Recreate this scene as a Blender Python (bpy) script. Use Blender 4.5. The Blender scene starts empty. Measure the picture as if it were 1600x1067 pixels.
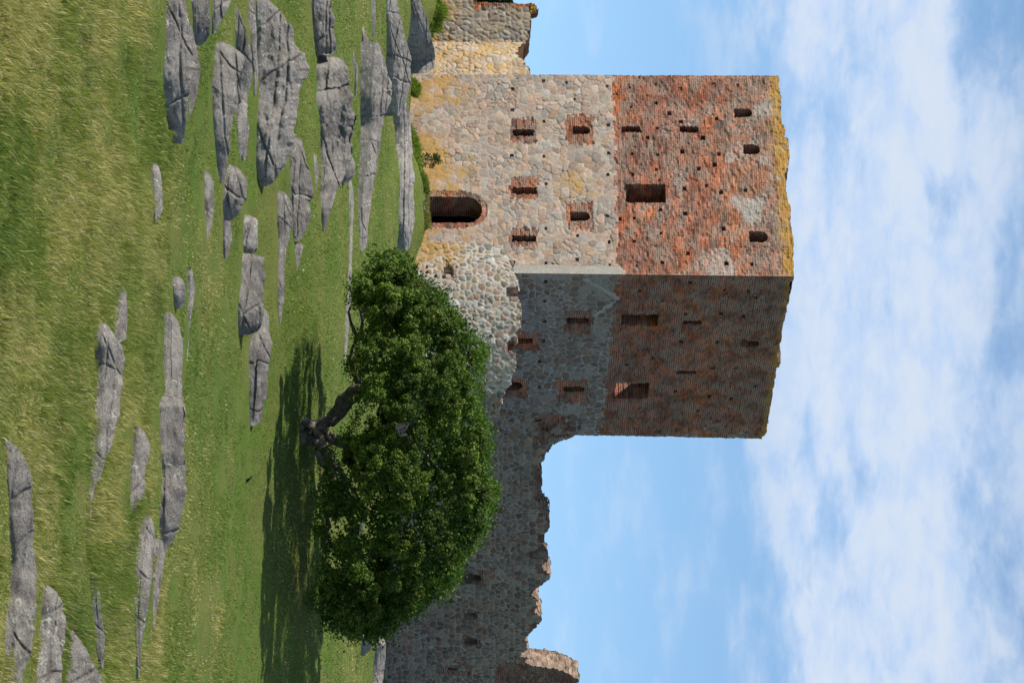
import bpy, math, random
import numpy as np
from mathutils import Vector, kdtree
random.seed(7); RNG = np.random.default_rng(11)
S = bpy.context.scene
COL = S.collection

# ------------------------------------------------------------------ camera, sky, sun, exposure
F = 4800.0                        # focal length in photo pixels (1600 wide)
HOR = 650.0                       # height of the horizon in the upright photo
ALPHA = math.atan((800 - HOR) / F)
CU = 533.5
cam_d = bpy.data.cameras.new("camera"); cam = bpy.data.objects.new("camera", cam_d); COL.objects.link(cam)
cam_d.sensor_width = 36; cam_d.lens = 36 * F / 1600; cam_d.clip_end = 9000; cam_d.clip_start = 0.5
fwd = Vector((0, math.cos(ALPHA), math.sin(ALPHA))); upv = Vector((0, -math.sin(ALPHA), math.cos(ALPHA)))
from mathutils import Matrix
cam.matrix_world = Matrix(((upv.x, -1, -fwd.x, 0), (upv.y, 0, -fwd.y, 0), (upv.z, 0, -fwd.z, 0), (0, 0, 0, 1)))
S.camera = cam                    # the camera is held on its side: world up is to the right of the picture

SUN_EL = math.radians(40); SUN_AZ = (-0.99, -0.06)      # horizontal direction towards the sun
n_ = math.hypot(*SUN_AZ); sx, sy = SUN_AZ[0] / n_, SUN_AZ[1] / n_
sdir = Vector((sx * math.cos(SUN_EL), sy * math.cos(SUN_EL), math.sin(SUN_EL)))
sun_d = bpy.data.lights.new("sun", 'SUN'); sun = bpy.data.objects.new("sun", sun_d); COL.objects.link(sun)
sun_d.energy = 4.6; sun_d.angle = math.radians(0.6); sun_d.color = (1.0, 0.93, 0.83)
sun.rotation_euler = sdir.to_track_quat('Z', 'Y').to_euler(); sun.location = (-40, 60, 60)

W = bpy.data.worlds.new("World"); S.world = W; W.use_nodes = True
S.view_settings.view_transform = 'Standard'; S.view_settings.look = 'None'
S.view_settings.exposure = 0.3; S.view_settings.gamma = 1


class NT:
    def __init__(s, tree): s.t = tree; tree.nodes.clear()
    def n(s, typ, ins=None, **kw):
        nd = s.t.nodes.new(typ)
        for k, v in kw.items(): setattr(nd, k, v)
        for k, v in (ins or {}).items():
            if hasattr(v, 'is_output') or isinstance(v, bpy.types.NodeSocket): s.t.links.new(v, nd.inputs[k])
            else: nd.inputs[k].default_value = v
        return nd
    def math(s, op, a, b=0.0, clamp=False):
        return s.n('ShaderNodeMath', {0: a, 1: b}, operation=op, use_clamp=clamp).outputs[0]
    def mix(s, f, a, b, bt='MIX'):
        nd = s.n('ShaderNodeMix', data_type='RGBA', blend_type=bt)
        for i, v in ((0, f), (6, a), (7, b)):
            if isinstance(v, bpy.types.NodeSocket): s.t.links.new(v, nd.inputs[i])
            else: nd.inputs[i].default_value = v if i == 0 else ((*v, 1) if len(v) == 3 else v)
        return nd.outputs[2]
    def ramp(s, f, lo, hi):
        return s.n('ShaderNodeMapRange', {0: f, 1: lo, 2: hi}, interpolation_type='SMOOTHSTEP').outputs[0]
    def noise(s, vec, scale, detail=4, rough=.55, dist=0.0):
        return s.n('ShaderNodeTexNoise', {'Vector': vec, 'Scale': scale, 'Detail': detail, 'Roughness': rough, 'Distortion': dist}).outputs[0]


def build_world():
    t = NT(W.node_tree)
    g = t.n('ShaderNodeTexCoord').outputs['Generated']
    sep = t.n('ShaderNodeSeparateXYZ', {0: g})
    # the clear sky away from the hazy rim: the Nishita sky looked up a little higher
    zz = t.math('ADD', t.math('MULTIPLY', sep.outputs[2], 1.6), 0.2)
    v = t.n('ShaderNodeCombineXYZ', {0: sep.outputs[0], 1: sep.outputs[1], 2: zz}).outputs[0]
    sky = t.n('ShaderNodeTexSky', {'Vector': v}, sky_type='NISHITA', sun_disc=False, sun_elevation=SUN_EL,
              sun_rotation=math.atan2(sx, sy), air_density=1.0, dust_density=0.15, ozone_density=2.0)
    # clouds: a sheet overhead, projected on a plane
    inv = t.math('DIVIDE', 1.0, t.math('ADD', t.math('ABSOLUTE', sep.outputs[2]), 0.16))
    cx = t.math('MULTIPLY', sep.outputs[0], inv); cy = t.math('MULTIPLY', sep.outputs[1], inv)
    cv = t.n('ShaderNodeCombineXYZ', {0: cx, 1: cy, 2: 0.37}).outputs[0]
    cvs = t.n('ShaderNodeMapping', {'Vector': cv, 'Scale': (2.0, 1.35, 1.0), 'Location': (0.31, 0.0, 0)}).outputs[0]
    n1 = t.noise(cvs, 3.0, 5, .50, .15); n2 = t.noise(cvs, 10.0, 5, .6, .3)
    n = t.math('ADD', t.math('MULTIPLY', n1, .78), t.math('MULTIPLY', n2, .22))
    # the cloud sheet begins some way above the horizon
    band = t.math('SUBTRACT', t.ramp(sep.outputs[2], .090, .130), t.math('MULTIPLY', t.ramp(sep.outputs[2], .165, .215), .55))
    corner = t.math('MULTIPLY', t.ramp(sep.outputs[0], -.02, -.11), t.ramp(sep.outputs[2], .15, .20))
    dens = t.ramp(t.math('SUBTRACT', t.math('ADD', n, t.math('MULTIPLY', t.math('SUBTRACT', band, .5), .22)), t.math('MULTIPLY', corner, .16)), .36, .61)
    dens = t.math('MULTIPLY', dens, t.math('ADD', .26, t.math('MULTIPLY', band, .60)))
    low = t.ramp(sep.outputs[2], .55, .10)
    skc = t.mix(1.0, sky.outputs[0], t.mix(low, (.9, .9, .85), (1.75, 1.90, 1.80)), 'MULTIPLY')
    out = t.mix(dens, skc, t.mix(t.ramp(t.math('ADD', t.math('MULTIPLY', n1, .5), t.math('MULTIPLY', n2, .5)), .36, .64), (4.4, 5.7, 7.9), (6.1, 6.7, 7.6)))
    bg = t.n('ShaderNodeBackground', {'Color': out, 'Strength': 0.10})
    t.n('ShaderNodeOutputWorld', {'Surface': bg.outputs[0]})


build_world()

# ------------------------------------------------------------------ helpers
def UP(u, v, y):
    """point at depth y seen at (u from left, v from bottom) of the upright photograph"""
    a = (u - CU) / F; b = (v - 800) / F
    d = fwd + Vector((1, 0, 0)) * a + upv * b
    return d * (y / d.y)

def zof(v, y): return y * np.tan(ALPHA + np.arctan((v - 800) / F))

def hash2(ix, iy, seed):
    h = (ix.astype(np.int64) * 374761393 + iy.astype(np.int64) * 668265263 + seed * 974634777) & 0xffffffff
    h = ((h ^ (h >> 13)) * 1274126177) & 0xffffffff
    h = (h ^ (h >> 16)) & 0xffffffff
    return h / 4294967295.0

def vn(x, y, seed=0):
    x = np.asarray(x, float); y = np.asarray(y, float)
    ix = np.floor(x); iy = np.floor(y); fx = x - ix; fy = y - iy
    fx = fx * fx * (3 - 2 * fx); fy = fy * fy * (3 - 2 * fy)
    a = hash2(ix, iy, seed); b = hash2(ix + 1, iy, seed); c = hash2(ix, iy + 1, seed); d = hash2(ix + 1, iy + 1, seed)
    return (a * (1 - fx) + b * fx) * (1 - fy) + (c * (1 - fx) + d * fx) * fy

def fbm(x, y, seed=0, o=4):
    r = 0; amp = .5; tot = 0
    for i in range(o):
        r = r + amp * vn(x * 2 ** i + i * 17.3, y * 2 ** i - i * 9.1, seed + i); tot += amp; amp *= .55
    return r / tot

def sm(x, a, b):
    t = np.clip((x - a) / (b - a), 0, 1); return t * t * (3 - 2 * t)

def raw_mesh(name, verts, quads, mat, attrs=None, parent=None, tris=None, smooth=True):
    me = bpy.data.meshes.new(name)
    verts = np.asarray(verts, np.float32).reshape(-1, 3); nv = len(verts)
    me.vertices.add(nv); me.vertices.foreach_set('co', verts.ravel())
    lq = np.asarray(quads, np.int32).reshape(-1, 4) if quads is not None and len(quads) else np.zeros((0, 4), np.int32)
    lt = np.asarray(tris, np.int32).reshape(-1, 3) if tris is not None and len(tris) else np.zeros((0, 3), np.int32)
    loops = np.concatenate([lq.ravel(), lt.ravel()])
    me.loops.add(len(loops)); me.loops.foreach_set('vertex_index', loops)
    starts = np.concatenate([np.arange(len(lq)) * 4, len(lq) * 4 + np.arange(len(lt)) * 3]).astype(np.int32)
    me.polygons.add(len(starts)); me.polygons.foreach_set('loop_start', starts)
    if smooth: me.polygons.foreach_set('use_smooth', np.ones(len(starts), bool))
    me.update(calc_edges=True)
    for k, (typ, arr) in (attrs or {}).items():
        a = me.attributes.new(k, typ, 'POINT'); arr = np.asarray(arr, np.float32)
        if typ == 'FLOAT_COLOR':
            if arr.shape[1] == 3: arr = np.concatenate([arr, np.ones((len(arr), 1), np.float32)], 1)
            a.data.foreach_set('color', arr.ravel())
        elif typ == 'FLOAT_VECTOR': a.data.foreach_set('vector', arr.ravel())
        else: a.data.foreach_set('value', arr.ravel())
    me.validate()
    me.materials.append(mat)
    o = bpy.data.objects.new(name, me); COL.objects.link(o)
    if parent is not None: o.parent = parent
    return o

def tag(o, label=None, cat=None, group=None, kind=None):
    if label: o['label'] = label
    if cat: o['category'] = cat
    if group: o['group'] = group
    if kind: o['kind'] = kind
    return o

def empty(name, loc):
    o = bpy.data.objects.new(name, None); COL.objects.link(o); o.location = loc
    o.empty_display_size = .3; return o

# ------------------------------------------------------------------ materials
def new_mat(name):
    m = bpy.data.materials.new(name); m.use_nodes = True
    return m, NT(m.node_tree)

def finish(t, col, rough=.9, bump=None, bstr=.5, bdist=.02, spec=.3, extra=None):
    ins = {'Base Color': col, 'Roughness': rough, 'Specular IOR Level': spec}
    if bump is not None:
        ins['Normal'] = t.n('ShaderNodeBump', {'Height': bump, 'Strength': bstr, 'Distance': bdist}).outputs[0]
    p = t.n('ShaderNodeBsdfPrincipled', ins)
    t.n('ShaderNodeOutputMaterial', {'Surface': p.outputs[0]})
    return p

def mat_masonry():
    m, t = new_mat("masonry")
    col = t.n('ShaderNodeAttribute', attribute_name='Col').outputs['Color']
    bm = t.n('ShaderNodeAttribute', attribute_name='bm').outputs['Fac']
    ye = t.n('ShaderNodeAttribute', attribute_name='ye').outputs['Fac']
    wh = t.n('ShaderNodeAttribute', attribute_name='wh').outputs['Fac']
    uv = t.n('ShaderNodeAttribute', attribute_name='uvm').outputs['Vector']
    ob = t.n('ShaderNodeTexCoord').outputs['Object']
    wob = t.n('ShaderNodeTexNoise', {'Vector': uv, 'Scale': 1.3, 'Detail': 3}).outputs['Color']
    uvw = t.n('ShaderNodeVectorMath', {0: uv, 1: t.n('ShaderNodeVectorMath', {0: wob, 1: (.09, .10, 0)}, operation='MULTIPLY').outputs[0]}, operation='ADD').outputs[0]
    br = t.n('ShaderNodeTexBrick', {'Vector': uvw, 'Color1': (1.25, 1.18, 1.12, 1), 'Color2': (.38, .42, .5, 1), 'Mortar': (0, 0, 0, 1), 'Scale': 1.0,
                                    'Mortar Size': .014, 'Mortar Smooth': .35, 'Bias': -.25, 'Brick Width': .27, 'Row Height': .095})
    bcol = t.mix(1.0, col, br.outputs[0], 'MULTIPLY')
    mor = t.mix(t.noise(uv, 3.0), (.33, .27, .22), (.50, .44, .38))
    mtm = t.math('MULTIPLY', br.outputs[1], t.math('ADD', t.math('MULTIPLY', t.ramp(t.noise(uv, 1.1, 5), .35, .62), .75), .18))
    bcol = t.mix(mtm, bcol, mor)
    fine = t.noise(ob, 14.0, 6, .7)
    c = t.mix(bm, col, bcol)
    c = t.mix(1.0, c, t.n('ShaderNodeMapRange', {0: fine, 1: .25, 2: .75, 3: .68, 4: 1.28}).outputs[0], 'MULTIPLY')
    whn = t.noise(uv, 7.0, 6, .72)
    c = t.mix(t.math('MULTIPLY', t.ramp(t.math('ADD', whn, t.math('MULTIPLY', t.math('SUBTRACT', wh, .5), .55)), .50, .68), .68), c, (.47, .43, .39))
    yn = t.math('ADD', t.math('MULTIPLY', t.noise(uv, 1.6, 6, .75), .45), t.math('MULTIPLY', t.noise(uv, 11.0, 5, .8), .55))
    yn = t.math('ADD', t.math('MULTIPLY', t.math('SUBTRACT', yn, .5), 1.7), .5)
    ym = t.ramp(t.math('ADD', yn, t.math('MULTIPLY', t.math('SUBTRACT', ye, .5), .62)), .50, .66)
    ycol = t.mix(t.noise(uv, 9.0, 3), (.56, .25, .02), (.46, .30, .07))
    c = t.mix(t.math('MULTIPLY', ym, .75), c, ycol)
    h = t.math('ADD', t.math('MULTIPLY', fine, .6), t.math('MULTIPLY', t.math('MULTIPLY', br.outputs[1], bm), -.7))
    finish(t, c, .93, h, .7, .03, .15)
    return m
M_MAS = mat_masonry()

def mat_rock():
    m, t = new_mat("lichened granite")
    ob = t.n('ShaderNodeTexCoord').outputs['Object']
    tint = t.n('ShaderNodeAttribute', attribute_name='tint').outputs['Fac']
    st = t.n('ShaderNodeMapping', {'Vector': ob, 'Scale': (.8, .8, 1.5)}).outputs[0]
    big = t.noise(ob, 1.1, 5, .6); mid = t.noise(st, 5.0, 6, .68); fin = t.noise(ob, 38.0, 5, .75)
    c = t.mix(t.ramp(big, .36, .64), (.17, .155, .142), (.29, .265, .238))
    c = t.mix(t.ramp(mid, .42, .62), c, (.32, .30, .27))
    c = t.mix(t.math('MULTIPLY', t.ramp(t.noise(ob, 2.6, 6, .7), .54, .66), .7), c, (.095, .092, .092))
    vo = t.n('ShaderNodeTexVoronoi', {'Vector': t.n('ShaderNodeVectorMath', {0: ob, 1: t.n('ShaderNodeTexNoise', {'Vector': ob, 'Scale': 6.0}).outputs['Color']}, operation='ADD').outputs[0], 'Scale': 4.2})
    vsep = t.n('ShaderNodeSeparateColor', {0: vo.outputs['Color']}).outputs[0]
    spot = t.math('MULTIPLY', t.ramp(vo.outputs['Distance'], .36, .14), t.ramp(vsep, .60, .66))
    c = t.mix(t.math('MULTIPLY', spot, .9), c, (.50, .50, .44))
    c = t.mix(t.math('MULTIPLY', t.ramp(t.noise(ob, 3.3, 5, .7), .60, .70), .55), c, (.27, .25, .13))
    c = t.mix(1.0, c, t.n('ShaderNodeMapRange', {0: fin, 1: .3, 2: .7, 3: .5, 4: 1.5}).outputs[0], 'MULTIPLY')
    c = t.mix(1.0, c, t.n('ShaderNodeMapRange', {0: tint, 1: 0.0, 2: 1.0, 3: .7, 4: 1.3}).outputs[0], 'MULTIPLY')
    h = t.math('ADD', t.math('MULTIPLY', mid, .7), t.math('MULTIPLY', fin, .3))
    finish(t, c, .88, h, 1.0, .10, .2)
    return m
M_ROCK = mat_rock()

def mat_ground():
    m, t = new_mat("meadow soil and turf")
    ob = t.n('ShaderNodeTexCoord').outputs['Object']
    a = t.noise(ob, .35, 5, .6); b = t.noise(ob, 2.2, 6, .7); f = t.noise(ob, 22.0, 5, .8)
    c = t.mix(t.ramp(a, .38, .62), (.110, .185, .030), (.165, .200, .048))
    c = t.mix(t.math('MULTIPLY', t.ramp(b, .45, .68), .7), c, (.18, .165, .055))
    c = t.mix(1.0, c, t.n('ShaderNodeMapRange', {0: f, 1: .3, 2: .7, 3: .5, 4: 1.45}).outputs[0], 'MULTIPLY')
    finish(t, c, .95, f, .9, .05, .1)
    return m
M_GROUND = mat_ground()

def mat_attr(name, rough=.8, trans=0.0, spec=.2):
    m, t = new_mat(name)
    col = t.n('ShaderNodeAttribute', attribute_name='Col').outputs['Color']
    if trans > 0:
        d = t.n('ShaderNodeBsdfPrincipled', {'Base Color': col, 'Roughness': rough, 'Specular IOR Level': spec})
        tr = t.n('ShaderNodeBsdfTranslucent', {'Color': t.mix(1.0, col, (1.2, 1.35, .5), 'MULTIPLY')})
        mx = t.n('ShaderNodeMixShader', {0: trans, 1: d.outputs[0], 2: tr.outputs[0]})
        t.n('ShaderNodeOutputMaterial', {'Surface': mx.outputs[0]})
    else: finish(t, col, rough, spec=spec)
    return m
M_GRASS = mat_attr("grass blades", .75, .25, .15)
M_LEAF = mat_attr("hawthorn leaves", .6, .25, .2)

def mat_bark():
    m, t = new_mat("gnarled bark")
    ob = t.n('ShaderNodeTexCoord').outputs['Object']
    st = t.n('ShaderNodeMapping', {'Vector': ob, 'Scale': (1, 1, .3)}).outputs[0]
    n = t.noise(st, 14.0, 6, .7, .6)
    c = t.mix(t.ramp(n, .35, .65), (.075, .060, .048), (.26, .22, .185))
    finish(t, c, .9, n, .9, .05, .15); return m
M_BARK = mat_bark()

def mat_plain(name, c, rough=.7, c2=None, sc=8):
    m, t = new_mat(name)
    ob = t.n('ShaderNodeTexCoord').outputs['Object']
    n = t.noise(ob, sc, 4)
    finish(t, t.mix(n, c, c2 or tuple(x * .6 for x in c)), rough, n, .3, .01); return m
M_BIRD = mat_plain("black feathers", (.012, .012, .018), .45)
M_WOOD = mat_plain("weathered wood", (.42, .40, .34), .85)

# ------------------------------------------------------------------ ground
# control table: height in the upright photo of the ground at depth d, for columns u
DT = np.array([-60., 0, 12, 24, 30, 36, 42, 50, 57, 61, 68, 72, 80, 100, 118, 130, 136, 145, 170])
UT = np.array([-400., 0, 120, 200, 300, 350, 430, 533, 700, 900, 1067, 1500])
VT = {  # v at d>=30
 'l': [0, 115, 215, 305, 360, 385, 452, 490, 535, 600],
 'm': [0, 112, 212, 302, 356, 385, 468, 505, 545, 592],
 'r': [0, 110, 210, 300, 352, 380, 440, 502, 535, 556]}
E = {  # v at d=118,130,136,145
 -400: (650, 668, 675, 683), 0: (640, 664, 682, 690), 120: (627, 639, 644, 646), 200: (622, 636, 642, 646), 300: (638, 662, 666, 668), 350: (640, 665, 668, 670),
 430: (628, 646, 652, 655), 533: (622, 634, 640, 645), 700: (610, 618, 625, 630), 900: (588, 598, 604, 610), 1067: (566, 582, 592, 600), 1500: (560, 575, 585, 592)}
ZT = np.zeros((len(UT), len(DT)))
for i, u in enumerate(UT):
    w = np.clip(u / 1067, 0, 1)
    if w < .5: vv = np.array(VT['l']) * (1 - 2 * w) + np.array(VT['m']) * 2 * w
    else: vv = np.array(VT['m']) * (2 - 2 * w) + np.array(VT['r']) * (2 * w - 1)
    vv = list(vv) + list(E[int(u)])
    z = [zof(v, d) for v, d in zip(vv, DT[4:-1])]
    ZT[i] = [-2.0, -1.65, -2.5, -3.7] + z + [z[-1] + .1]

def ground_z(x, y, detail=True):
    x = np.asarray(x, float); y = np.asarray(y, float)
    u = np.clip(CU + F * x / np.maximum(y, 22), UT[0], UT[-1]); d = np.clip(y, DT[0], DT[-1])
    i = np.clip(np.searchsorted(UT, u) - 1, 0, len(UT) - 2); j = np.clip(np.searchsorted(DT, d) - 1, 0, len(DT) - 2)
    fu = (u - UT[i]) / (UT[i + 1] - UT[i]); fu = fu * fu * (3 - 2 * fu); fd = (d - DT[j]) / (DT[j + 1] - DT[j])
    # Catmull-Rom along the depth for a smooth slope
    def cr(ii):
        j0 = np.clip(j - 1, 0, len(DT) - 1); j3 = np.clip(j + 2, 0, len(DT) - 1)
        p0, p1, p2, p3 = ZT[ii, j0], ZT[ii, j], ZT[ii, j + 1], ZT[ii, j3]
        h = DT[j + 1] - DT[j]
        m1 = np.where(j > 0, (p2 - p0) / (DT[j + 1] - DT[j0] + 1e-9), 0) * h
        m2 = np.where(j + 2 <= len(DT) - 1, (p3 - p1) / (DT[j3] - DT[j] + 1e-9), 0) * h
        t = fd; return (2*t**3-3*t**2+1)*p1 + (t**3-2*t**2+t)*m1 + (-2*t**3+3*t**2)*p2 + (t**3-t**2)*m2
    z = cr(i) * (1 - fu) + cr(i + 1) * fu
    far = np.clip((y - 170) / 400, 0, 1)
    z = z - far * far * 8
    if detail: z = z + (fbm(x * .6, y * .35, 5, 4) - .5) * .16 * sm(y, 20, 32) + (fbm(x * 2.5, y * 1.2, 9, 3) - .5) * .05
    return z

def build_ground():
    t1 = np.linspace(-.13, .13, 420) * .62; t1 = np.concatenate([-np.geomspace(6, .085, 60), t1, np.geomspace(.085, 6, 60)])
    t1 = np.unique(np.sort(t1))
    y1 = np.concatenate([np.linspace(-40, 26, 34), np.linspace(26.3, 62, 300), np.linspace(62.2, 146, 330), np.geomspace(147, 4000, 70)])
    T, Y = np.meshgrid(t1, y1); X = T * (Y + 60)
    Z = ground_z(X, Y); n, m = T.shape
    idx = np.arange(n * m).reshape(n, m)
    q = np.stack([idx[:-1, :-1], idx[:-1, 1:], idx[1:, 1:], idx[1:, :-1]], -1)
    o = raw_mesh("ground", np.stack([X, Y, Z], -1), q, M_GROUND)
    tag(o, kind='structure')
build_ground()

def ground_hit(u, v):
    """where the line of sight through (u,v) meets the ground"""
    ys = np.concatenate([np.linspace(24, 70, 400), np.linspace(70.3, 150, 400)])
    a = (u - CU) / F
    x = ys * a; vis = np.tan(ALPHA + math.atan((v - 800) / F)) * ys
    g = ground_z(x, ys, False)
    k = np.nonzero(g >= vis)[0]
    y = ys[k[0]] if len(k) else 150.
    return Vector((y * a, y, float(ground_z(y * a, y))))

# ------------------------------------------------------------------ rubble and brick colours
PAL = {
 'pink': [(.47,.34,.27),(.43,.33,.28),(.40,.31,.26),(.39,.35,.32),(.49,.38,.32),(.36,.31,.28),(.45,.33,.24),(.41,.38,.35),(.47,.40,.34)],
 'grey': [(.23,.18,.155),(.27,.215,.185),(.20,.155,.13),(.25,.19,.155),(.29,.24,.21),(.21,.17,.155),(.26,.18,.135)],  # lowered tones that carry the shade of the unlit tower face
 'cobble': [(.46,.32,.26),(.34,.26,.22),(.48,.44,.40),(.36,.25,.19),(.40,.28,.21),(.42,.33,.24),(.33,.31,.27),(.50,.40,.34),(.38,.32,.28),(.30,.30,.27),(.45,.37,.27),(.56,.52,.48)],
 'dark': [(.22,.16,.12),(.26,.205,.16),(.17,.125,.10),(.27,.165,.115),(.30,.245,.20),(.20,.165,.14),(.32,.23,.16)],  # lowered to carry shade on the curtain and the apron's far end
 'ochre': [(.50,.33,.18),(.52,.38,.26),(.46,.34,.26),(.48,.40,.34),(.55,.36,.16)],
 'buttress': [(.38,.29,.23),(.34,.28,.24),(.42,.34,.28),(.30,.27,.25),(.40,.32,.22),(.33,.25,.20)]}

def stones(S_, Z_, w, h, pal, seed, mortar, mw=.03, round_=.5, loss=1.0, small=.18):
    """irregular coursed rubble: per point colour and height"""
    rng = np.random.default_rng(seed)
    s0, s1, z0, z1 = S_.min() - 1, S_.max() + 1, Z_.min() - 1, Z_.max() + 1
    pts = []; z = z0
    while z < z1:
        hh = h * rng.uniform(.65, 1.35); s = s0 + rng.uniform(0, w)
        while s < s1:
            ww = w * rng.choice([.45, .7, 1., 1.25, 1.5], p=[.2, .25, .3, .15, .1])
            pts.append((s + ww / 2, z + hh / 2 + rng.normal(0, h * .16), ww)); s += ww
            if rng.random() < small: pts.append((s, z + hh * rng.uniform(.1, .9), .3))
        z += hh
    pts = np.array(pts); asp = w / h * .8
    kd = kdtree.KDTree(len(pts))
    for i, p in enumerate(pts): kd.insert((p[0] / asp, p[1], 0), i)
    kd.balance()
    wx = S_ + (fbm(S_ / w * 1.6, Z_ / h * 1.6, seed + 1, 3) - .5) * w * .55; wz = Z_ + (fbm(S_ / w * 1.6 + 40, Z_ / h * 1.6, seed + 2, 3) - .5) * h * .6
    fx = (wx / asp).ravel(); fz = wz.ravel(); n = len(fx)
    d1 = np.empty(n); d2 = np.empty(n); id1 = np.empty(n, int)
    for k in range(n):
        r = kd.find_n((fx[k], fz[k], 0), 2)
        d1[k] = r[0][2]; d2[k] = r[1][2]; id1[k] = r[0][1]
    g = (d2 - d1).reshape(S_.shape); id1 = id1.reshape(S_.shape)
    pc = np.array(PAL[pal]); ns = len(pts)
    sc = pc[rng.integers(0, len(pc), ns)] * (np.array((1.07, 1.0, .97)) if pal == 'pink' else 1) * rng.uniform(.72, 1.10, ns)[:, None]
    sh = rng.normal(0, .012, ns)
    mm = sm(g, mw * .35, mw * 1.5)
    sub = fbm(S_ * 9, Z_ * 9, seed + 5, 3)
    c = sc[id1] * (.78 + .44 * sub)[..., None]
    mor = np.array(mortar) * (.8 + .4 * fbm(S_ * 4, Z_ * 4, seed + 8, 2))[..., None]
    # mortar is missing along stretches of the joints: the crack's shadow is painted into the colour there
    lost = loss * sm(fbm(S_ * 1.7, Z_ * 1.7, seed + 9, 3), .50, .60)[..., None]
    mor = mor * (1 - lost * .45)
    col = mor * (1 - mm[..., None]) + c * mm[..., None]
    hgt = mm * .008 + sm(g, 0, h * .55) * .035 * round_ + sh[id1] * mm * (.35 + .65 * round_) - (1 - mm) * lost[..., 0] * .035 + (sub - .5) * .012
    return col, hgt, mm

def brick_tint(S_, Z_, seed, dull=0.0):
    a = fbm(S_ * .35, Z_ * .45, seed, 5); b = fbm(S_ * 1.3, Z_ * 2.2, seed + 3, 4); e = fbm(S_ * 5, Z_ * 8, seed + 4, 3)
    o1 = np.array((.50, .155, .062)); o2 = np.array((.34, .125, .078)); o3 = np.array((.22, .15, .12))
    c = o1 * (1 - sm(a, .35, .6)[..., None]) + o2 * sm(a, .35, .6)[..., None]
    c = c * (1 - .7 * sm(b, .5, .68)[..., None]) + o3 * .7 * sm(b, .5, .68)[..., None]
    c = c * (.72 + .56 * e)[..., None]
    return c * (1 - dull) + np.array((.17, .095, .07)) * dull

def band_prof(pts):
    p = np.array(pts, float); return lambda q: np.interp(q, p[:, 0], p[:, 1])

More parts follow.
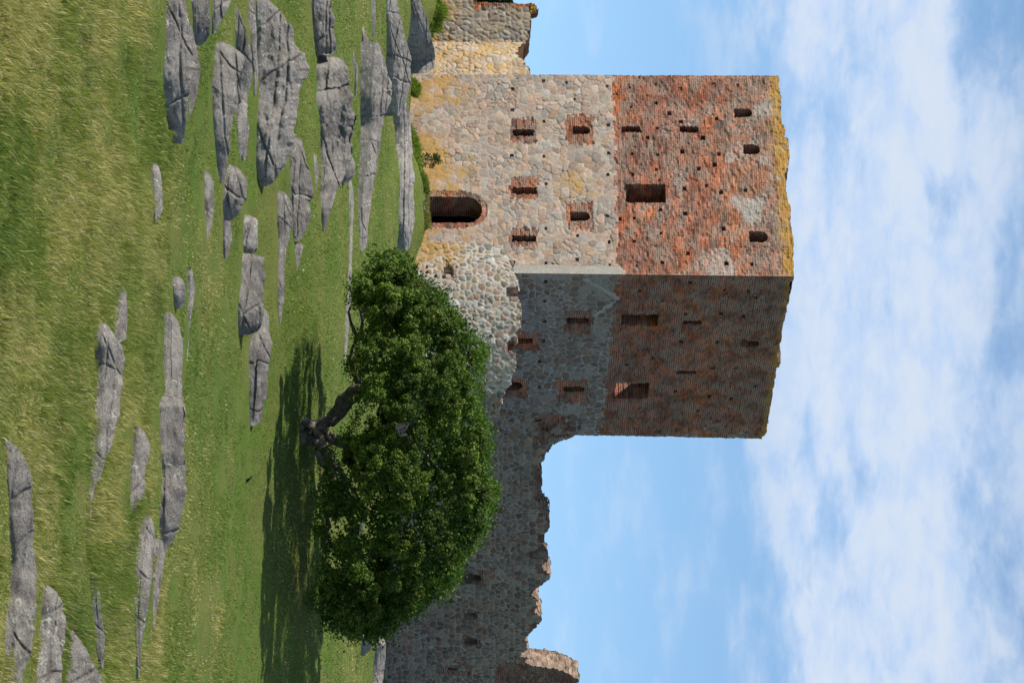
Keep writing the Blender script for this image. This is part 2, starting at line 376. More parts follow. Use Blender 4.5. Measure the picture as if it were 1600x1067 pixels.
def relief_wall(name, P, Nn, L, z0, top, cell, thick, opens, shade, parent=None, caps=(1, 1), post=None, back=True, rough_jamb=.5, mat=None, left_prof=None, jtan=0.0):
    """Masonry slab whose outer face is a fine relief. P(s)->xy arrays, Nn(s)->outward normal, top(s)->z,
    opens: list of (mask function(s,z), depth), shade(S,Z)->col,height,bm,ye,wh"""
    z1 = float(np.max(top(np.linspace(0, L, 400)))) + cell
    ns = int(round(L / cell)) + 1; nz = int(math.ceil((z1 - z0) / cell)) + 1
    s = np.linspace(0, L, ns); z = z0 + np.arange(nz) * cell
    S_, Z_ = np.meshgrid(s, z, indexing='ij')
    col, hgt, bm, ye, wh = shade(S_, Z_)
    cs = (s[:-1] + s[1:]) / 2; cz = (z[:-1] + z[1:]) / 2
    CS, CZ = np.meshgrid(cs, cz, indexing='ij')
    solid = CZ < top(CS)
    if left_prof is not None: solid &= left_prof(CS, CZ)
    depth = np.where(solid, 0.0, thick)
    for fn, dp in opens:
        mk = fn(CS, CZ) & solid
        depth[mk] = np.maximum(depth[mk], min(dp, thick))
    through = depth >= thick - 1e-6
    # relief fades at the slab's own ends so that corners close
    ed = np.ones_like(S_)
    if caps[0] == 0: ed *= sm(S_, 0, .10)
    if caps[1] == 0: ed *= sm(L - S_, 0, .10)
    px, py = P(s); nx, ny = Nn(s)
    base = np.stack([np.repeat(px[:, None], nz, 1), np.repeat(py[:, None], nz, 1), Z_], -1)
    nrm = np.stack([np.repeat(nx[:, None], nz, 1), np.repeat(ny[:, None], nz, 1), np.zeros_like(Z_)], -1)
    front = base + nrm * (hgt * ed)[..., None]
    V = [front.reshape(-1, 3)]; Q = []; A = dict(Col=[col.reshape(-1, 3)], bm=[bm.ravel()], ye=[ye.ravel()], wh=[wh.ravel()],
        uvm=[np.stack([S_, Z_, np.zeros_like(S_)], -1).reshape(-1, 3)])
    idx = np.arange(ns * nz).reshape(ns, nz)
    fr = depth == 0
    q = np.stack([idx[:-1, :-1], idx[1:, :-1], idx[1:, 1:], idx[:-1, 1:]], -1)[fr]; Q.append(q)
    cnt = ns * nz
    jamb_b = np.minimum(bm, 1)
    def add(vi, vd, du):
        nonlocal cnt
        # vi: (k,4) grid vertex ids, vd: (k,4) depths
        k = len(vi)
        if not k: return
        fb = base.reshape(-1, 3); fn = nrm.reshape(-1, 3); ff = front.reshape(-1, 3)
        span = float((vd.max(1) - vd.min(1)).max())
        if du and k and span > .2:
            K = 9 if span > .8 else 4
            fr_ = np.linspace(0, 1, K + 1); a0 = vd[:, 0]; a1 = vd[:, 2]
            lo = a0[:, None] + (a1 - a0)[:, None] * fr_[None, :-1]; hi = a0[:, None] + (a1 - a0)[:, None] * fr_[None, 1:]
            vi = np.repeat(vi[:, None, :], K, 1).reshape(-1, 4); vd = np.stack([lo, lo, hi, hi], -1).reshape(-1, 4); k = len(vi)
        f = vi.ravel(); d = vd.ravel()
        co = np.where(d[:, None] == 0, ff[f], fb[f] - fn[f] * d[:, None])
        sf, zf = S_.ravel()[f], Z_.ravel()[f]; cj = np.repeat(col.reshape(-1, 3)[vi[:, :1].ravel()], 4, 0)
        if du and k:
            w_ = np.sin(np.clip(d / max(span, .3), 0, 1) * math.pi) if span < .8 else np.clip(d / .3, 0, 1)
            q1 = fbm((sf + zf * .7) * 3.1, d * 5 + zf * 3, 203, 3) - .5; q2 = fbm(sf * 3.3 + 8, d * 5 + zf * 3.1, 207, 3) - .5
            am = (.16 if span > .8 else .05) * w_ * (rough_jamb)
            if du == 's': co = co + np.stack([q1 * am, q1 * am * 0, q2 * am * .5], 1)
            else: co = co + np.stack([q2 * am * .5, q1 * 0, q1 * am], 1)
            bl = hash2(np.floor((sf + zf * .6) / .21 + q1), np.floor(d / .27 + q2 * .6), 77)
            if span > .8 and jtan: cj = cj * (1 - jtan) + np.array((.47, .36, .28)) * jtan  # sunlight on the broken ends, painted in as a paler tan
            cj = cj * (.55 + .85 * bl)[:, None]
        V.append(co); A['Col'].append(cj * .85); A['bm'].append(jamb_b.ravel()[f] * (1 - .8 * (jtan > 0)))
        A['ye'].append(ye.ravel()[f] * (d == 0)); A['wh'].append(wh.ravel()[f] * .5)
        uv = np.stack([S_.ravel()[f], Z_.ravel()[f], np.zeros(len(f))], -1)
        if du == 's': uv[:, 0] += d
        elif du == 'z': uv[:, 1] += d
        A['uvm'].append(uv)
        Q.append((np.arange(k * 4) + cnt).reshape(k, 4)); cnt += k * 4
    # pit floors
    pit = (depth > 0) & ~through
    ii, jj = np.nonzero(pit)
    vi = np.stack([idx[ii, jj], idx[ii + 1, jj], idx[ii + 1, jj + 1], idx[ii, jj + 1]], 1)
    add(vi, np.repeat(depth[ii, jj][:, None], 4, 1), '')
    # steps between cells of different depth (with borders)
    D = np.pad(depth, 1, constant_values=thick)
    if caps[0] == 0: D[0, :] = D[1, :]
    if caps[1] == 0: D[-1, :] = D[-2, :]
    D[:, 0] = D[:, 1]
    C = D[1:-1, 1:-1]
    for (di, dj, e0, e1, du) in ((-1, 0, (0, 1), (0, 0), 's'), (1, 0, (1, 0), (1, 1), 's'), (0, -1, (0, 0), (1, 0), 'z'), (0, 1, (1, 1), (0, 1), 'z')):
        Nb = D[1 + di:D.shape[0] - 1 + di, 1 + dj:D.shape[1] - 1 + dj]
        ii, jj = np.nonzero(C < Nb - 1e-6)
        a = idx[ii + e0[0], jj + e0[1]]; b = idx[ii + e1[0], jj + e1[1]]
        d0 = C[ii, jj]; d1 = Nb[ii, jj]
        # long jambs in steps so that brick courses read
        add(np.stack([a, b, b, a], 1), np.stack([d0, d0, d1, d1], 1), du)
    # inner face
    if back:
        bv = []; bs = []
        for i in range(ns - 1):
            j = 0; row = through[i]
            while j < nz - 1:
                if row[j]: j += 1; continue
                k = j
                while k < nz - 1 and not row[k]: k += 1
                bv.append((idx[i, j], idx[i, k], idx[i + 1, k], idx[i + 1, j])); j = k
        bv = np.array(bv); add(bv, np.full(bv.shape, thick), '')
    Vv = np.concatenate(V)
    if post is not None: Vv = post(Vv)
    at = {'Col': ('FLOAT_COLOR', np.concatenate(A['Col'])), 'uvm': ('FLOAT_VECTOR', np.concatenate(A['uvm']))}
    for k in ('bm', 'ye', 'wh'): at[k] = ('FLOAT', np.concatenate(A[k]))
    return raw_mesh(name, Vv, np.concatenate(Q), mat or M_MAS, at, parent)

# ------------------------------------------------------------------ the tower
C0 = np.array((-2.84, 130.0))
d1 = np.array((-.8413, .5405)); d2 = np.array((.558, .8298)); d2 /= np.hypot(*d2)
d1 = np.array((-d2[1], d2[0])) if False else d1 / np.hypot(*d1)
nA = np.array((-d2[0], -d2[1])); nA = np.array((-.5405, -.8413)); nB = np.array((d2[1], -d2[0]))
LA, LB, TOP = 10.63, 12.84, float(zof(1240, 130.0))

def face_hit(o, d, n, u, v):
    a = (u - CU) / F
    # (x,y) = t*(a,1) ; solve o + s d = t(a,1)
    M = np.array([[d[0], -a], [d[1], -1.0]]); s, t = np.linalg.solve(M, -np.array(o))
    return s, zof(v, t)

def rect_open(o, d, n, u0, u1, v0, v1, arch=False, jit=0.0, seed=1):
    um = (u0 + u1) / 2
    s0, _ = face_hit(o, d, n, u0, (v0 + v1) / 2); s1, _ = face_hit(o, d, n, u1, (v0 + v1) / 2)
    _, z0 = face_hit(o, d, n, um, v0); _, z1 = face_hit(o, d, n, um, v1)
    if s0 > s1: s0, s1 = s1, s0
    r = (s1 - s0) / 2; sc = (s0 + s1) / 2
    def f(S_, Z_):
        j = (fbm(S_ * 6 + seed, Z_ * 12, seed, 2) - .5) * jit
        a = (S_ > s0 + j) & (S_ < s1 + j) & (Z_ > z0 + j)
        if arch: return a & ((Z_ < z1 - r) | ((S_ - sc) ** 2 + (Z_ - (z1 - r)) ** 2 < r * r))
        return a & (Z_ < z1 + j)
    return f, (s0, s1, z0, z1)

def soft_rect(b, m=0.0, rag=.12, seed=0, side=None):
    s0, s1, z0, z1 = b
    def f(S_, Z_):
        row = np.floor(Z_ / .095)
        ja = (hash2(row, row * 0 + 3, seed) - .5) * 2 * rag; jb = (hash2(row, row * 0 + 7, seed) - .5) * 2 * rag
        k = np.floor(S_ / .27)
        jt = (hash2(k, k * 0 + 5, seed) - .5) * 2 * rag * .8
        return ((S_ > s0 - m + ja) & (S_ < s1 + m + jb) & (Z_ > z0 - m + jt) & (Z_ < z1 + m + jt)).astype(float)
    return f

def lean(V):
    # the old tower leans a little towards its right hand corner
    k = np.interp(V[:, 0], [-11.7, -2.84, 4.33], [0.0, .0108, .0215])
    V = V.copy(); V[:, 0] += k * (V[:, 2] - 9.0) * (V[:, 2] > -5); return V

tower = empty("castle_tower", (-2.0, 136.0, -.3))
tag(tower, "tall square ruined keep, stone below and red brick above, lit on one face", "tower")
def child(o, par):
    o.parent = par; o.matrix_parent_inverse = Matrix.Translation(-par.location); return o

opA, patchA = [], []
def A_open(u0, u1, v0, v1, arch, depth, patch=None, jit=.08):
    f, b = rect_open(C0, d1, nA, u0, u1, v0, v1, arch, jit, int(u0 + v0)); opA.append((f, depth))
    if patch:
        _, pb = rect_open(C0, d1, nA, *patch); patchA.append(soft_rect(pb, 0, .10, int(u0)))
A_open(309, 350.5, 660, 753.5, True, 9.0, None, 0.0)
_, DOOR = rect_open(C0, d1, nA, 309, 350.5, 660, 753.5)
for a in ((202.5, 213, 801, 834, 0, 1.3, (186, 224, 797, 837)), (293, 304, 801, 839, 0, 1.3, (278, 312, 797, 841)), (369, 379, 800, 838, 0, 1.3, (358, 386, 797, 840)),
          (197, 209.5, 895, 922, 1, 1.3, (181, 226, 885, 927)), (331, 345.5, 891, 922, 1, 1.3, (317, 361, 884, 925)),
          (196.5, 206, 972, 1001, 0, 1.2), (196, 206, 1062, 1092, 1, 1.2), (168, 181.5, 1147, 1175, 1, 9), (224, 239.5, 1161, 1188, 1, 9),
          (359, 376, 1171, 1200, 1, 9), (287, 316, 978, 1040, 0, 9)):
    A_open(a[0], a[1], a[2], a[3], bool(a[4]), a[5], a[6] if len(a) > 6 else None)
PUT_A = [(949,134),(984,136),(1024,131),(1063,138),(1116,132),(1153,132),(986,166),(1025,160),(1064,189),(1120,184),(951,195),(1027,199),(1066,235),(1123,239),(951,239),(988,240),
 (1028,241),(1117,256),(1026,263),(950,273),(989,272),(1030,280),(1069,293),(1127,298),(1165,295),(1104,288),(949,337),(969,341),(991,340),(1032,327),(1071,332),(1131,355),(1033,363),
 (952,378),(992,376),(1075,394),(1135,410),(1175,410),(953,414),(995,414),(1035,409),(850,190),(800,244),(850,245),(853,288),(853,358),(902,369),(803,412),(853,412),(902,406),(754,385),
 (801,139),(801,172),(849,127),(885,129),(898,155),(1046,176),(1098,214),(1012,214),(1092,262)]
rp = random.Random(3)
for v, u in PUT_A:
    w = 2.4 if v < 1040 else 3.1
    w *= rp.uniform(.8, 1.15)
    A_open(u - w, u + w, v - w, v + w, False, .45, None, .03)
def patch_mask(S_, Z_, patches):
    m = np.zeros_like(S_)
    for p in patches: m = np.maximum(m, p(S_, Z_))
    return m

def topA_px(s):   # profile measured along the face
    us = [428, 400, 358, 350, 316, 314, 300, 268, 266, 250, 214, 212, 194, 191, 160, 130, 118, 116]
    vs = [1240, 1240, 1238, 1236, 1234, 1231, 1228, 1226, 1231, 1232, 1232, 1226, 1226, 1222, 1220, 1218, 1216, 1216]
    ss, zz = [], []
    for u, v in zip(us, vs):
        a, b = face_hit(C0, d1, nA, u, v); ss.append(a); zz.append(b)
    return np.array(ss), np.array(zz)
tsA, tzA = topA_px(0)
topA = lambda q: np.interp(q, tsA, tzA) + (np.round(vn(q * 4, q * 0, 4) * 2) - 1) * .035
topB_u = [428, 436, 437, 485, 486, 560, 562, 569, 571, 600, 640, 676, 678, 690]
topB_v = [1240, 1240, 1236, 1229, 1228, 1214, 1219, 1218, 1213, 1209, 1202, 1196, 1192, 1192]
_tb = np.array([face_hit(C0, d2, nB, u, v) for u, v in zip(topB_u, topB_v)])
topB = lambda q: np.interp(q, _tb[:, 0], _tb[:, 1]) + (np.round(vn(q * 4, q * 0 + 9, 4) * 2) - 1) * .03
ZBS = zof(966, 130.)   # where the masonry changes from rubble to brick

def door_brick(S_, Z_):
    s0, s1, z0, z1 = DOOR; r = (s1 - s0) / 2; sc = (s0 + s1) / 2
    row = np.floor(Z_ / .095); rg = (hash2(row, row * 0 + 1, 5) - .5) * .16
    m = ((S_ > s0 - .30 + rg) & (S_ < s1 + .30 + rg) & (Z_ < z1 - r))
    m2 = ((S_ - sc) ** 2 + (Z_ - (z1 - r)) ** 2 < (r + .22) ** 2) & (Z_ >= z1 - r)
    return (m | m2).astype(float)

def shade_A(S_, Z_):
    col, h, mm = stones(S_, Z_, .46, .31, 'pink', 21, (.46, .40, .335), .026, .10, .7, .45)
    # a cement repair band near the lit corner, and plain pale render there
    edge = (S_ < .42 + .15 * (fbm(Z_ * 1.5, Z_ * 0, 6, 3) - .5)) & (Z_ < ZBS + .3) & (Z_ > 4.0)
    col = np.where(edge[..., None], np.array((.44, .40, .35)) * (.85 + .3 * fbm(S_ * 6, Z_ * 3, 44))[..., None], col); h = np.where(edge, .0, h)
    k = np.floor(S_ / .27); bnd = ZBS + .12 * sm(S_, 0, LA) + (hash2(k, k * 0 + 2, 8) - .5) * .22 + sm(-S_, -.6, 0) * .42
    bm = (Z_ > bnd).astype(float)
    pm = np.maximum(patch_mask(S_, Z_, patchA), door_brick(S_, Z_))
    isb = np.maximum(bm, pm)
    bt = brick_tint(S_, Z_, 31)
    hi = sm(Z_, 12.2, 15.5)[..., None]; bt = bt * (1 - .45 * hi) + np.array((.30, .22, .17)) * .45 * hi
    dk = (patch_mask(S_, Z_, patchA) * .5)[..., None]; bt = bt * (1 - dk) + np.array((.22, .085, .055)) * dk
    col = np.where(isb[..., None] > .5, bt, col)
    er = sm(fbm(S_ * 3.5, Z_ * 6, 61, 4), .54, .62)          # fallen brick faces
    rowh = (hash2(np.floor(Z_ / .095), np.floor(S_ / .27 + np.floor(Z_ / .095) * .5), 12) - .5) * .03
    hb = -er * .03 + rowh * .9 - .01 + (fbm(S_ * 7, Z_ * 10, 13, 3) - .5) * .025
    h = np.where(isb > .5, hb, h)
    ye = sm(Z_, 14.7, 16.5) * .86 + (1 - sm(Z_, .3, 4.2)) * .46 * sm(fbm(S_ * .5, Z_ * .5, 3, 3), .3, .55) + .16
    g = np.exp(-(((S_ - 4.6) / .9) ** 2 + ((Z_ - 6.9) / .8) ** 2)); ye = ye + g * .4
    ye = ye + (1 - isb) * .16
    wh = isb * (sm(Z_, 11.0, 14.5) * .38 * sm(fbm(S_ * .4 + 5, Z_ * .4, 77, 3), .35, .6) + .12 + .45 * sm(fbm(S_ * .8, Z_ * .7, 70, 3), .52, .7)) * (1 - sm(S_, 8.2, 10.2) * .5)
    return col, h, isb, np.clip(ye, 0, 1), wh

def corner_line(o, d):
    def P(s): return o[0] + d[0] * s, o[1] + d[1] * s
    return P
def const_n(n): return lambda s: (np.full_like(s, n[0]), np.full_like(s, n[1]))

wa = relief_wall("wall", corner_line(C0, d1), const_n(nA), LA, -1.2, topA, .032, 1.5, opA, shade_A, caps=(0, 1), post=lean)
child(wa, tower); tag(wa, "sunlit wall with arched doorway, pale stone below and orange brick above")

opB, patchB = [], []
def B_open(u0, u1, v0, v1, arch, depth, patch=None, jit=.03):
    f, b = rect_open(C0, d2, nB, u0, u1, v0, v1, arch, jit, int(u0 + v0)); opB.append((f, depth))
    if patch:
        _, pb = rect_open(C0, d2, nB, *patch); patchB.append(soft_rect(pb, 0, .13, int(u0)))
for a in ((492, 509, 971, 1028, 0, 9), (599, 623, 961, 1013, 0, 9), (500, 506, 1066, 1097, 1, 1.2), (578, 583, 1057, 1088, 1, 1.2), (530, 541, 1158, 1186, 1, 9),
          (498, 508, 885, 920, 1, 1.2, (486, 523, 884, 925)), (531, 540, 808, 832, 0, 1.2, (520, 550, 800, 842)), (600, 613, 780, 817, 1, 1.2, (594, 625, 780, 823)),
          (606, 614, 880, 914, 1, 1.2, (595, 630, 870, 920))):
    B_open(a[0], a[1], a[2], a[3], bool(a[4]), a[5], a[6] if len(a) > 6 else None, .05)
PUT_B = [(1078,442),(1132,452),(1180,463),(1169,453),(1064,533),(1120,534),(1127,490),(1162,493),(1055,610),(1108,617),(1142,621),(1100,662),(1134,662),(1068,655),(1149,573),(1114,574),(979,570),
 (843,567),(843,607),(849,534),(853,441),(851,472),(851,504),(1035,470),(1000,455),(1180,600),(1090,640),(1020,560),(1072,490)]
for v, u in PUT_B: B_open(u - 2, u + 2, v - 2.6, v + 2.6, False, .4, None, .05)

def shade_B(S_, Z_):
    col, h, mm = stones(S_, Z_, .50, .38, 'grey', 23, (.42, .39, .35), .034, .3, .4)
    # smeared repair mortar
    sme = sm(fbm(S_ * .9, Z_ * 1.4, 90, 4), .60, .67)[..., None] * .6; col = col * (1 - sme) + np.array((.34, .31, .28)) * sme
    scar = np.zeros_like(S_, bool)
    for (ua, va, ub, vb, w_) in ((438, 915, 463, 962, .10), (493, 930, 468, 966, .09), (463, 962, 470, 968, .12)):
        a_ = np.array(face_hit(C0, d2, nB, ua, va)); b_ = np.array(face_hit(C0, d2, nB, ub, vb)); ab = b_ - a_
        t = np.clip(((S_ - a_[0]) * ab[0] + (Z_ - a_[1]) * ab[1]) / (ab @ ab), 0, 1)
        dd_ = np.hypot(S_ - a_[0] - ab[0] * t, Z_ - a_[1] - ab[1] * t) + (fbm(S_ * 5, Z_ * 5, 8, 3) - .5) * .22
        scar |= dd_ < w_
    col = np.where(scar[..., None], np.array((.40, .37, .34)), col)
    k = np.floor(S_ / .27); bnd = ZBS - .1 * sm(S_, 0, LB) + (hash2(k, k * 0 + 2, 18) - .5) * .35
    bm = (Z_ > bnd).astype(float); isb = np.maximum(bm, patch_mask(S_, Z_, patchB))
    bt = brick_tint(S_, Z_, 41) * .80  # same brick as the lit face, darkened to paint in the shade
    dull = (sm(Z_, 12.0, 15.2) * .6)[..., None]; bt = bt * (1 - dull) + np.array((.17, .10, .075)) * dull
    col = np.where(isb[..., None] > .5, bt, col)
    er = sm(fbm(S_ * 2.0, Z_ * 3.0, 62, 4), .56, .68)
    rowh = (hash2(np.floor(Z_ / .095), np.floor(S_ / .27 + np.floor(Z_ / .095) * .5), 15) - .5) * .03
    hb = -er * .05 + rowh - .01 + (fbm(S_ * 7, Z_ * 10, 13, 3) - .5) * .03
    h = np.where(isb > .5, hb, h)
    ye = sm(Z_, 15.0, 16.2) * .62 + .10
    wh = isb * (.12 + .38 * sm(fbm(S_ * .7, Z_ * 1.1, 71, 3), .52, .72) + .2 * sm(S_, 11.0, 12.5))
    return col, h, isb, np.clip(ye, 0, 1), wh
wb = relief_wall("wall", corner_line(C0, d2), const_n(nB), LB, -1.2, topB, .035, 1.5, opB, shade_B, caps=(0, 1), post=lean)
child(wb, tower); tag(wb, "shaded wall with grey stone below and dark red brick above")

def shade_plain(S_, Z_):
    bt = brick_tint(S_, Z_, 51, .2); h = (fbm(S_ * 3, Z_ * 3, 3) - .5) * .05
    o = np.ones_like(S_)
    return bt, h, o, o * .1, o * .25
C1 = C0 + d2 * LB          # far corner
backo = []
_s, _z = face_hit(C1, d1, nA, 375, 1180)
backo.append((lambda a, b, s=_s, z=_z: (np.abs(a - s) < .35) & (np.abs(b - z) < 1.0), 9))
topC = lambda q: TOP - .5 + (vn(q * .9, q * 0, 8) - .5) * .5
w3 = relief_wall("wall", corner_line(C1 - d2 * .02 + d1 * .03, d1), const_n(d2), LA - .06, -1.2, topC, .12, 1.4, backo, shade_plain, post=lean)
child(w3, tower)
C2 = C0 + d1 * LA
w4 = relief_wall("wall", corner_line(C2 - d1 * .02 + d2 * .06, d2), const_n(d1), LB - .12, -1.2, topC, .12, 1.4, [], shade_plain, post=lean)
child(w4, tower)
# unseen slabs added to keep daylight out of the lower openings
def slab(name, z, th, par, mat):
    c = [C0 + d1 * 1.2 + d2 * 1.2, C0 + d1 * (LA - 1.2) + d2 * 1.2, C0 + d1 * (LA - 1.2) + d2 * (LB - 1.2), C0 + d1 * 1.2 + d2 * (LB - 1.2)]
    V = [(p[0], p[1], z) for p in c] + [(p[0], p[1], z - th) for p in c]
    Q = [(0, 1, 2, 3), (7, 6, 5, 4), (0, 4, 5, 1), (1, 5, 6, 2), (2, 6, 7, 3), (3, 7, 4, 0)]
    n = 8
    at = {'Col': ('FLOAT_COLOR', np.full((n, 3), .22)), 'uvm': ('FLOAT_VECTOR', np.array(V)), 'bm': ('FLOAT', np.zeros(n)), 'ye': ('FLOAT', np.zeros(n)), 'wh': ('FLOAT', np.zeros(n))}
    o = raw_mesh(name, V, Q, mat, at, smooth=False); child(o, par); return o
slab("light_block_slab", 8.0, .4, tower, M_MAS)
slab("light_block_slab", 3.9, .4, tower, M_MAS)

# ------------------------------------------------------------------ round apron and curtain wall
s_, _ = face_hit(C0, d1, nA, 385, 650)
P0 = C0 + d1 * s_ + nA * .22
ST, R_, A0, A1 = 1.0, 8.6, math.atan2(-d1[1], -d1[0]), math.radians(30)
LARC = R_ * (A1 - A0); LCUR = ST + LARC + 1.5
def curP(s):
    s = np.asarray(s, float); h0 = np.array((math.cos(A0), math.sin(A0)))
    a = np.clip(s - ST, 0, LARC) / R_; ang = A0 + a
    x = P0[0] + h0[0] * np.minimum(s, ST) + R_ * (np.sin(ang) - math.sin(A0)) + np.maximum(s - ST - LARC, 0) * math.cos(A1)
    y = P0[1] + h0[1] * np.minimum(s, ST) - R_ * (np.cos(ang) - math.cos(A0)) + np.maximum(s - ST - LARC, 0) * math.sin(A1)
    return x, y
def curN(s):
    a = A0 + np.clip(np.asarray(s, float) - ST, 0, LARC) / R_
    return np.sin(a), -np.cos(a)
_ss = np.linspace(0, LCUR, 3000); _cx, _cy = curP(_ss); _cu = CU + F * _cx / _cy
def cur_sz(u, v):
    s = float(np.interp(u, _cu, _ss)); y = float(np.interp(s, _ss, _cy)); return s, float(zof(v, y))
CT = [(384,770),(392,790),(400,798),(424,802),(430,806),(440,809),(449,809),(450,803),(462,803),(463,809),(475,811),(484,813),(500,813),(510,812),(517,808),(520,806),(533,808),(540,803),(549,801),(552,806),
 (560,805),(572,803),(590,801),(600,797),(612,790),(622,786),(632,782),(641,781),(655,776),(662,768),(676,755),(700,748),(800,700)]
_ct = np.array([cur_sz(u, v) for u, v in CT])
topCur = lambda q: np.interp(q, _ct[:, 0], _ct[:, 1]) + (np.round(vn(q * 5, q * 0 + 2, 24) * 3) - 1.5) * .05
opW = []; patchW = []
def W_open(u0, u1, v0, v1, arch, depth, patch=None):
    s0, z0 = cur_sz(u0, v0); s1, z1 = cur_sz(u1, v1); r = (s1 - s0) / 2; sc = (s0 + s1) / 2
    def f(S_, Z_):
        a = (S_ > s0) & (S_ < s1) & (Z_ > z0)
        if arch: return a & ((Z_ < z1 - r) | ((S_ - sc) ** 2 + (Z_ - z1 + r) ** 2 < r * r))
        return a & (Z_ < z1)
    opW.append((f, depth))
    if patch:
        a, b = cur_sz(patch[0], patch[2]); c, d = cur_sz(patch[1], patch[3]); patchW.append(soft_rect((a, c, b, d), 0, .10, int(u0)))
for a in ((417, 429, 692, 706, 0, .8, None), (449, 464, 791, 815, 0, .55, None), (533, 549, 793, 803, 0, .5, (532, 552, 790, 806))):
    W_open(*a[:4], bool(a[4]), a[5], a[6])
a, b = cur_sz(405, 690); c, d = cur_sz(436, 714); patchW.append(lambda S_, Z_, q=(a, c, b, d): ((S_ > q[0]) & (S_ < q[1]) & (Z_ > q[2]) & (Z_ < q[3]) & (fbm(S_ * 4, Z_ * 6, 3, 3) > .52)).astype(float))
S640 = cur_sz(643, 700)[0]; S600 = cur_sz(600, 700)[0]; S480 = cur_sz(430, 700)[0]
def shade_W(S_, Z_):
    c1, h1, m1 = stones(S_, Z_, .37, .29, 'cobble', 25, (.60, .52, .44), .048, .5, .15, .55)
    c2, h2, m2 = stones(S_, Z_, .36, .27, 'dark', 27, (.36, .34, .32), .038, .6, .3)
    w = sm(S_ + (fbm(S_, Z_, 19) - .5) * .8, S600 - .6, S640 + .2)  # shade where the curve turns from the sun, painted as darker stone
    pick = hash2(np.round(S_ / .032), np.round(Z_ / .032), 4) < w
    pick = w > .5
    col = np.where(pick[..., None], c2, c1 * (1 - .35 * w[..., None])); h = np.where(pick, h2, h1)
    isb = patch_mask(S_, Z_, patchW)
    bt = brick_tint(S_, Z_, 55, .6)
    col = np.where(isb[..., None] > .5, bt, col)
    h = np.where(isb > .5, (fbm(S_ * 4, Z_ * 8, 14, 3) - .5) * .10 - .02, h)
    ye = (1 - sm(S_, .3, S480 + .6)) * .5 * (1 - sm(Z_, 1.0, 3.2)) + .14 + .12 * (w < .5)
    return col, h, isb, np.clip(ye, 0, 1), .25 * isb
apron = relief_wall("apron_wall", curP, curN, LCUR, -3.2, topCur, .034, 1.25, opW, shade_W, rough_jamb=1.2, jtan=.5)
tag(apron, "low round apron wall of big pale cobbles with white joints at the corner of the keep", "wall")

K0 = C0 + d2 * 10.7 - nB * .14; kd_dir = np.array((.80, .60)); kn = np.array((.60, -.80)); KL = 25.0
KT = [(620,893),(650,896),(660,903),(668,905),(676,906),(680,903),(684,893),(690,874),(697,857),(705,852),(715,850),(730,845),(760,842),
 (790,845),(810,850),(820,852),(835,850),(850,846),(858,843),(868,838),(872,832),(874,846),(876,851),(885,850),(905,850),(917,842),(925,832),(929,825),(934,830),(937,842),(945,846),(955,845),(970,845),(985,835),
 (1000,822),(1022,817),(1025,812),(1027,829),(1035,830),(1040,840),(1045,872),(1050,882),(1060,890),(1090,892),(1120,870),(1160,878),(1250,850),(1400,860)]
_kt = np.array([face_hit(K0, kd_dir, kn, u, v) for u, v in KT])
topK = lambda q: np.interp(q, _kt[:, 0], _kt[:, 1]) + (np.round(vn(q * 4, q * 0 + 2, 24) * 4) - 2) * .06 + (vn(q * 1.3, q * 0, 25) - .5) * .25 + (np.round(vn(q * 2.2, q * 0 + 5, 26) * 4) / 4 - .5) * .42 * (q > 2.5)
opK, patchK = [], []
def K_open(u0, u1, v0, v1, arch, depth, patch=None):
    f, b = rect_open(K0, kd_dir, kn, u0, u1, v0, v1, arch, .03, int(u0)); opK.append((f, depth))
    if patch: patchK.append(soft_rect(rect_open(K0, kd_dir, kn, *patch)[1], 0, .10, int(u0)))
for a in ((897, 912, 718, 752, 1, .9, (891, 914, 716, 757)), (957, 968, 724, 746, 1, .6, (955, 972, 722, 752)),
          (999, 1007, 726, 746, 0, .6, (996, 1009, 724, 750)), (1043, 1047, 699, 715, 0, .7, (1040, 1052, 685, 735)), (668, 676, 846, 856, 0, .6, None), (655, 659, 836, 846, 0, .4, None)):
    K_open(*a[:4], bool(a[4]), a[5], a[6])
rp = random.Random(9)
for u in (760, 812, 870, 925, 985, 1030):
    for v in (700, 790):
        u2 = u + rp.uniform(-12, 12); v2 = v + rp.uniform(-18, 18); K_open(u2, u2 + 2.5, v2, v2 + 3, False, .3)
patchK.append(soft_rect(rect_open(K0, kd_dir, kn, 641, 690, 836, 886)[1], 0, .3, 5))
SK = lambda u: face_hit(K0, kd_dir, kn, u, 800)[0]
sK690, sK1035, zK775 = SK(694), SK(1038), zof(775, 148)
def shade_K(S_, Z_):
    col, h, m = stones(S_, Z_, .38, .29, 'dark', 27, (.38, .34, .29), .034, .6, .3)
    tz = topK(S_); k = np.floor(S_ / .5)
    br = (S_ > sK690) & (tz - Z_ < .10 + .45 * (hash2(k, k * 0, 6) - .5))
    fr = (S_ > sK1035 + (fbm(Z_ * 2, Z_ * 0, 5, 2) - .5) * 1.5) & (Z_ > zK775)
    pm = patch_mask(S_, Z_, patchK) * (fbm(S_ * 1.5, Z_ * 2, 15, 3) > .42)
    isb = np.maximum(np.maximum(br, fr).astype(float), pm)
    rub = isb * (fbm(S_ * 2.5, Z_ * 2.5, 17, 3) > .58); isb = isb - rub * fr
    bt = brick_tint(S_, Z_, 55, .75)
    col = np.where(isb[..., None] > .5, bt, col)
    h = np.where(isb > .5, (fbm(S_ * 4, Z_ * 8, 14, 3) - .5) * .16 - .03, h)
    return col, h, isb, np.full_like(S_, .12), .2 * isb
curtain = relief_wall("curtain_wall", corner_line(K0, kd_dir), const_n(kn), KL, -3.6, topK, .038, 1.25, opK, shade_K, rough_jamb=1.6, jtan=.75)
tag(curtain, "long shaded rubble curtain wall with ragged broken top running right from the keep", "wall")

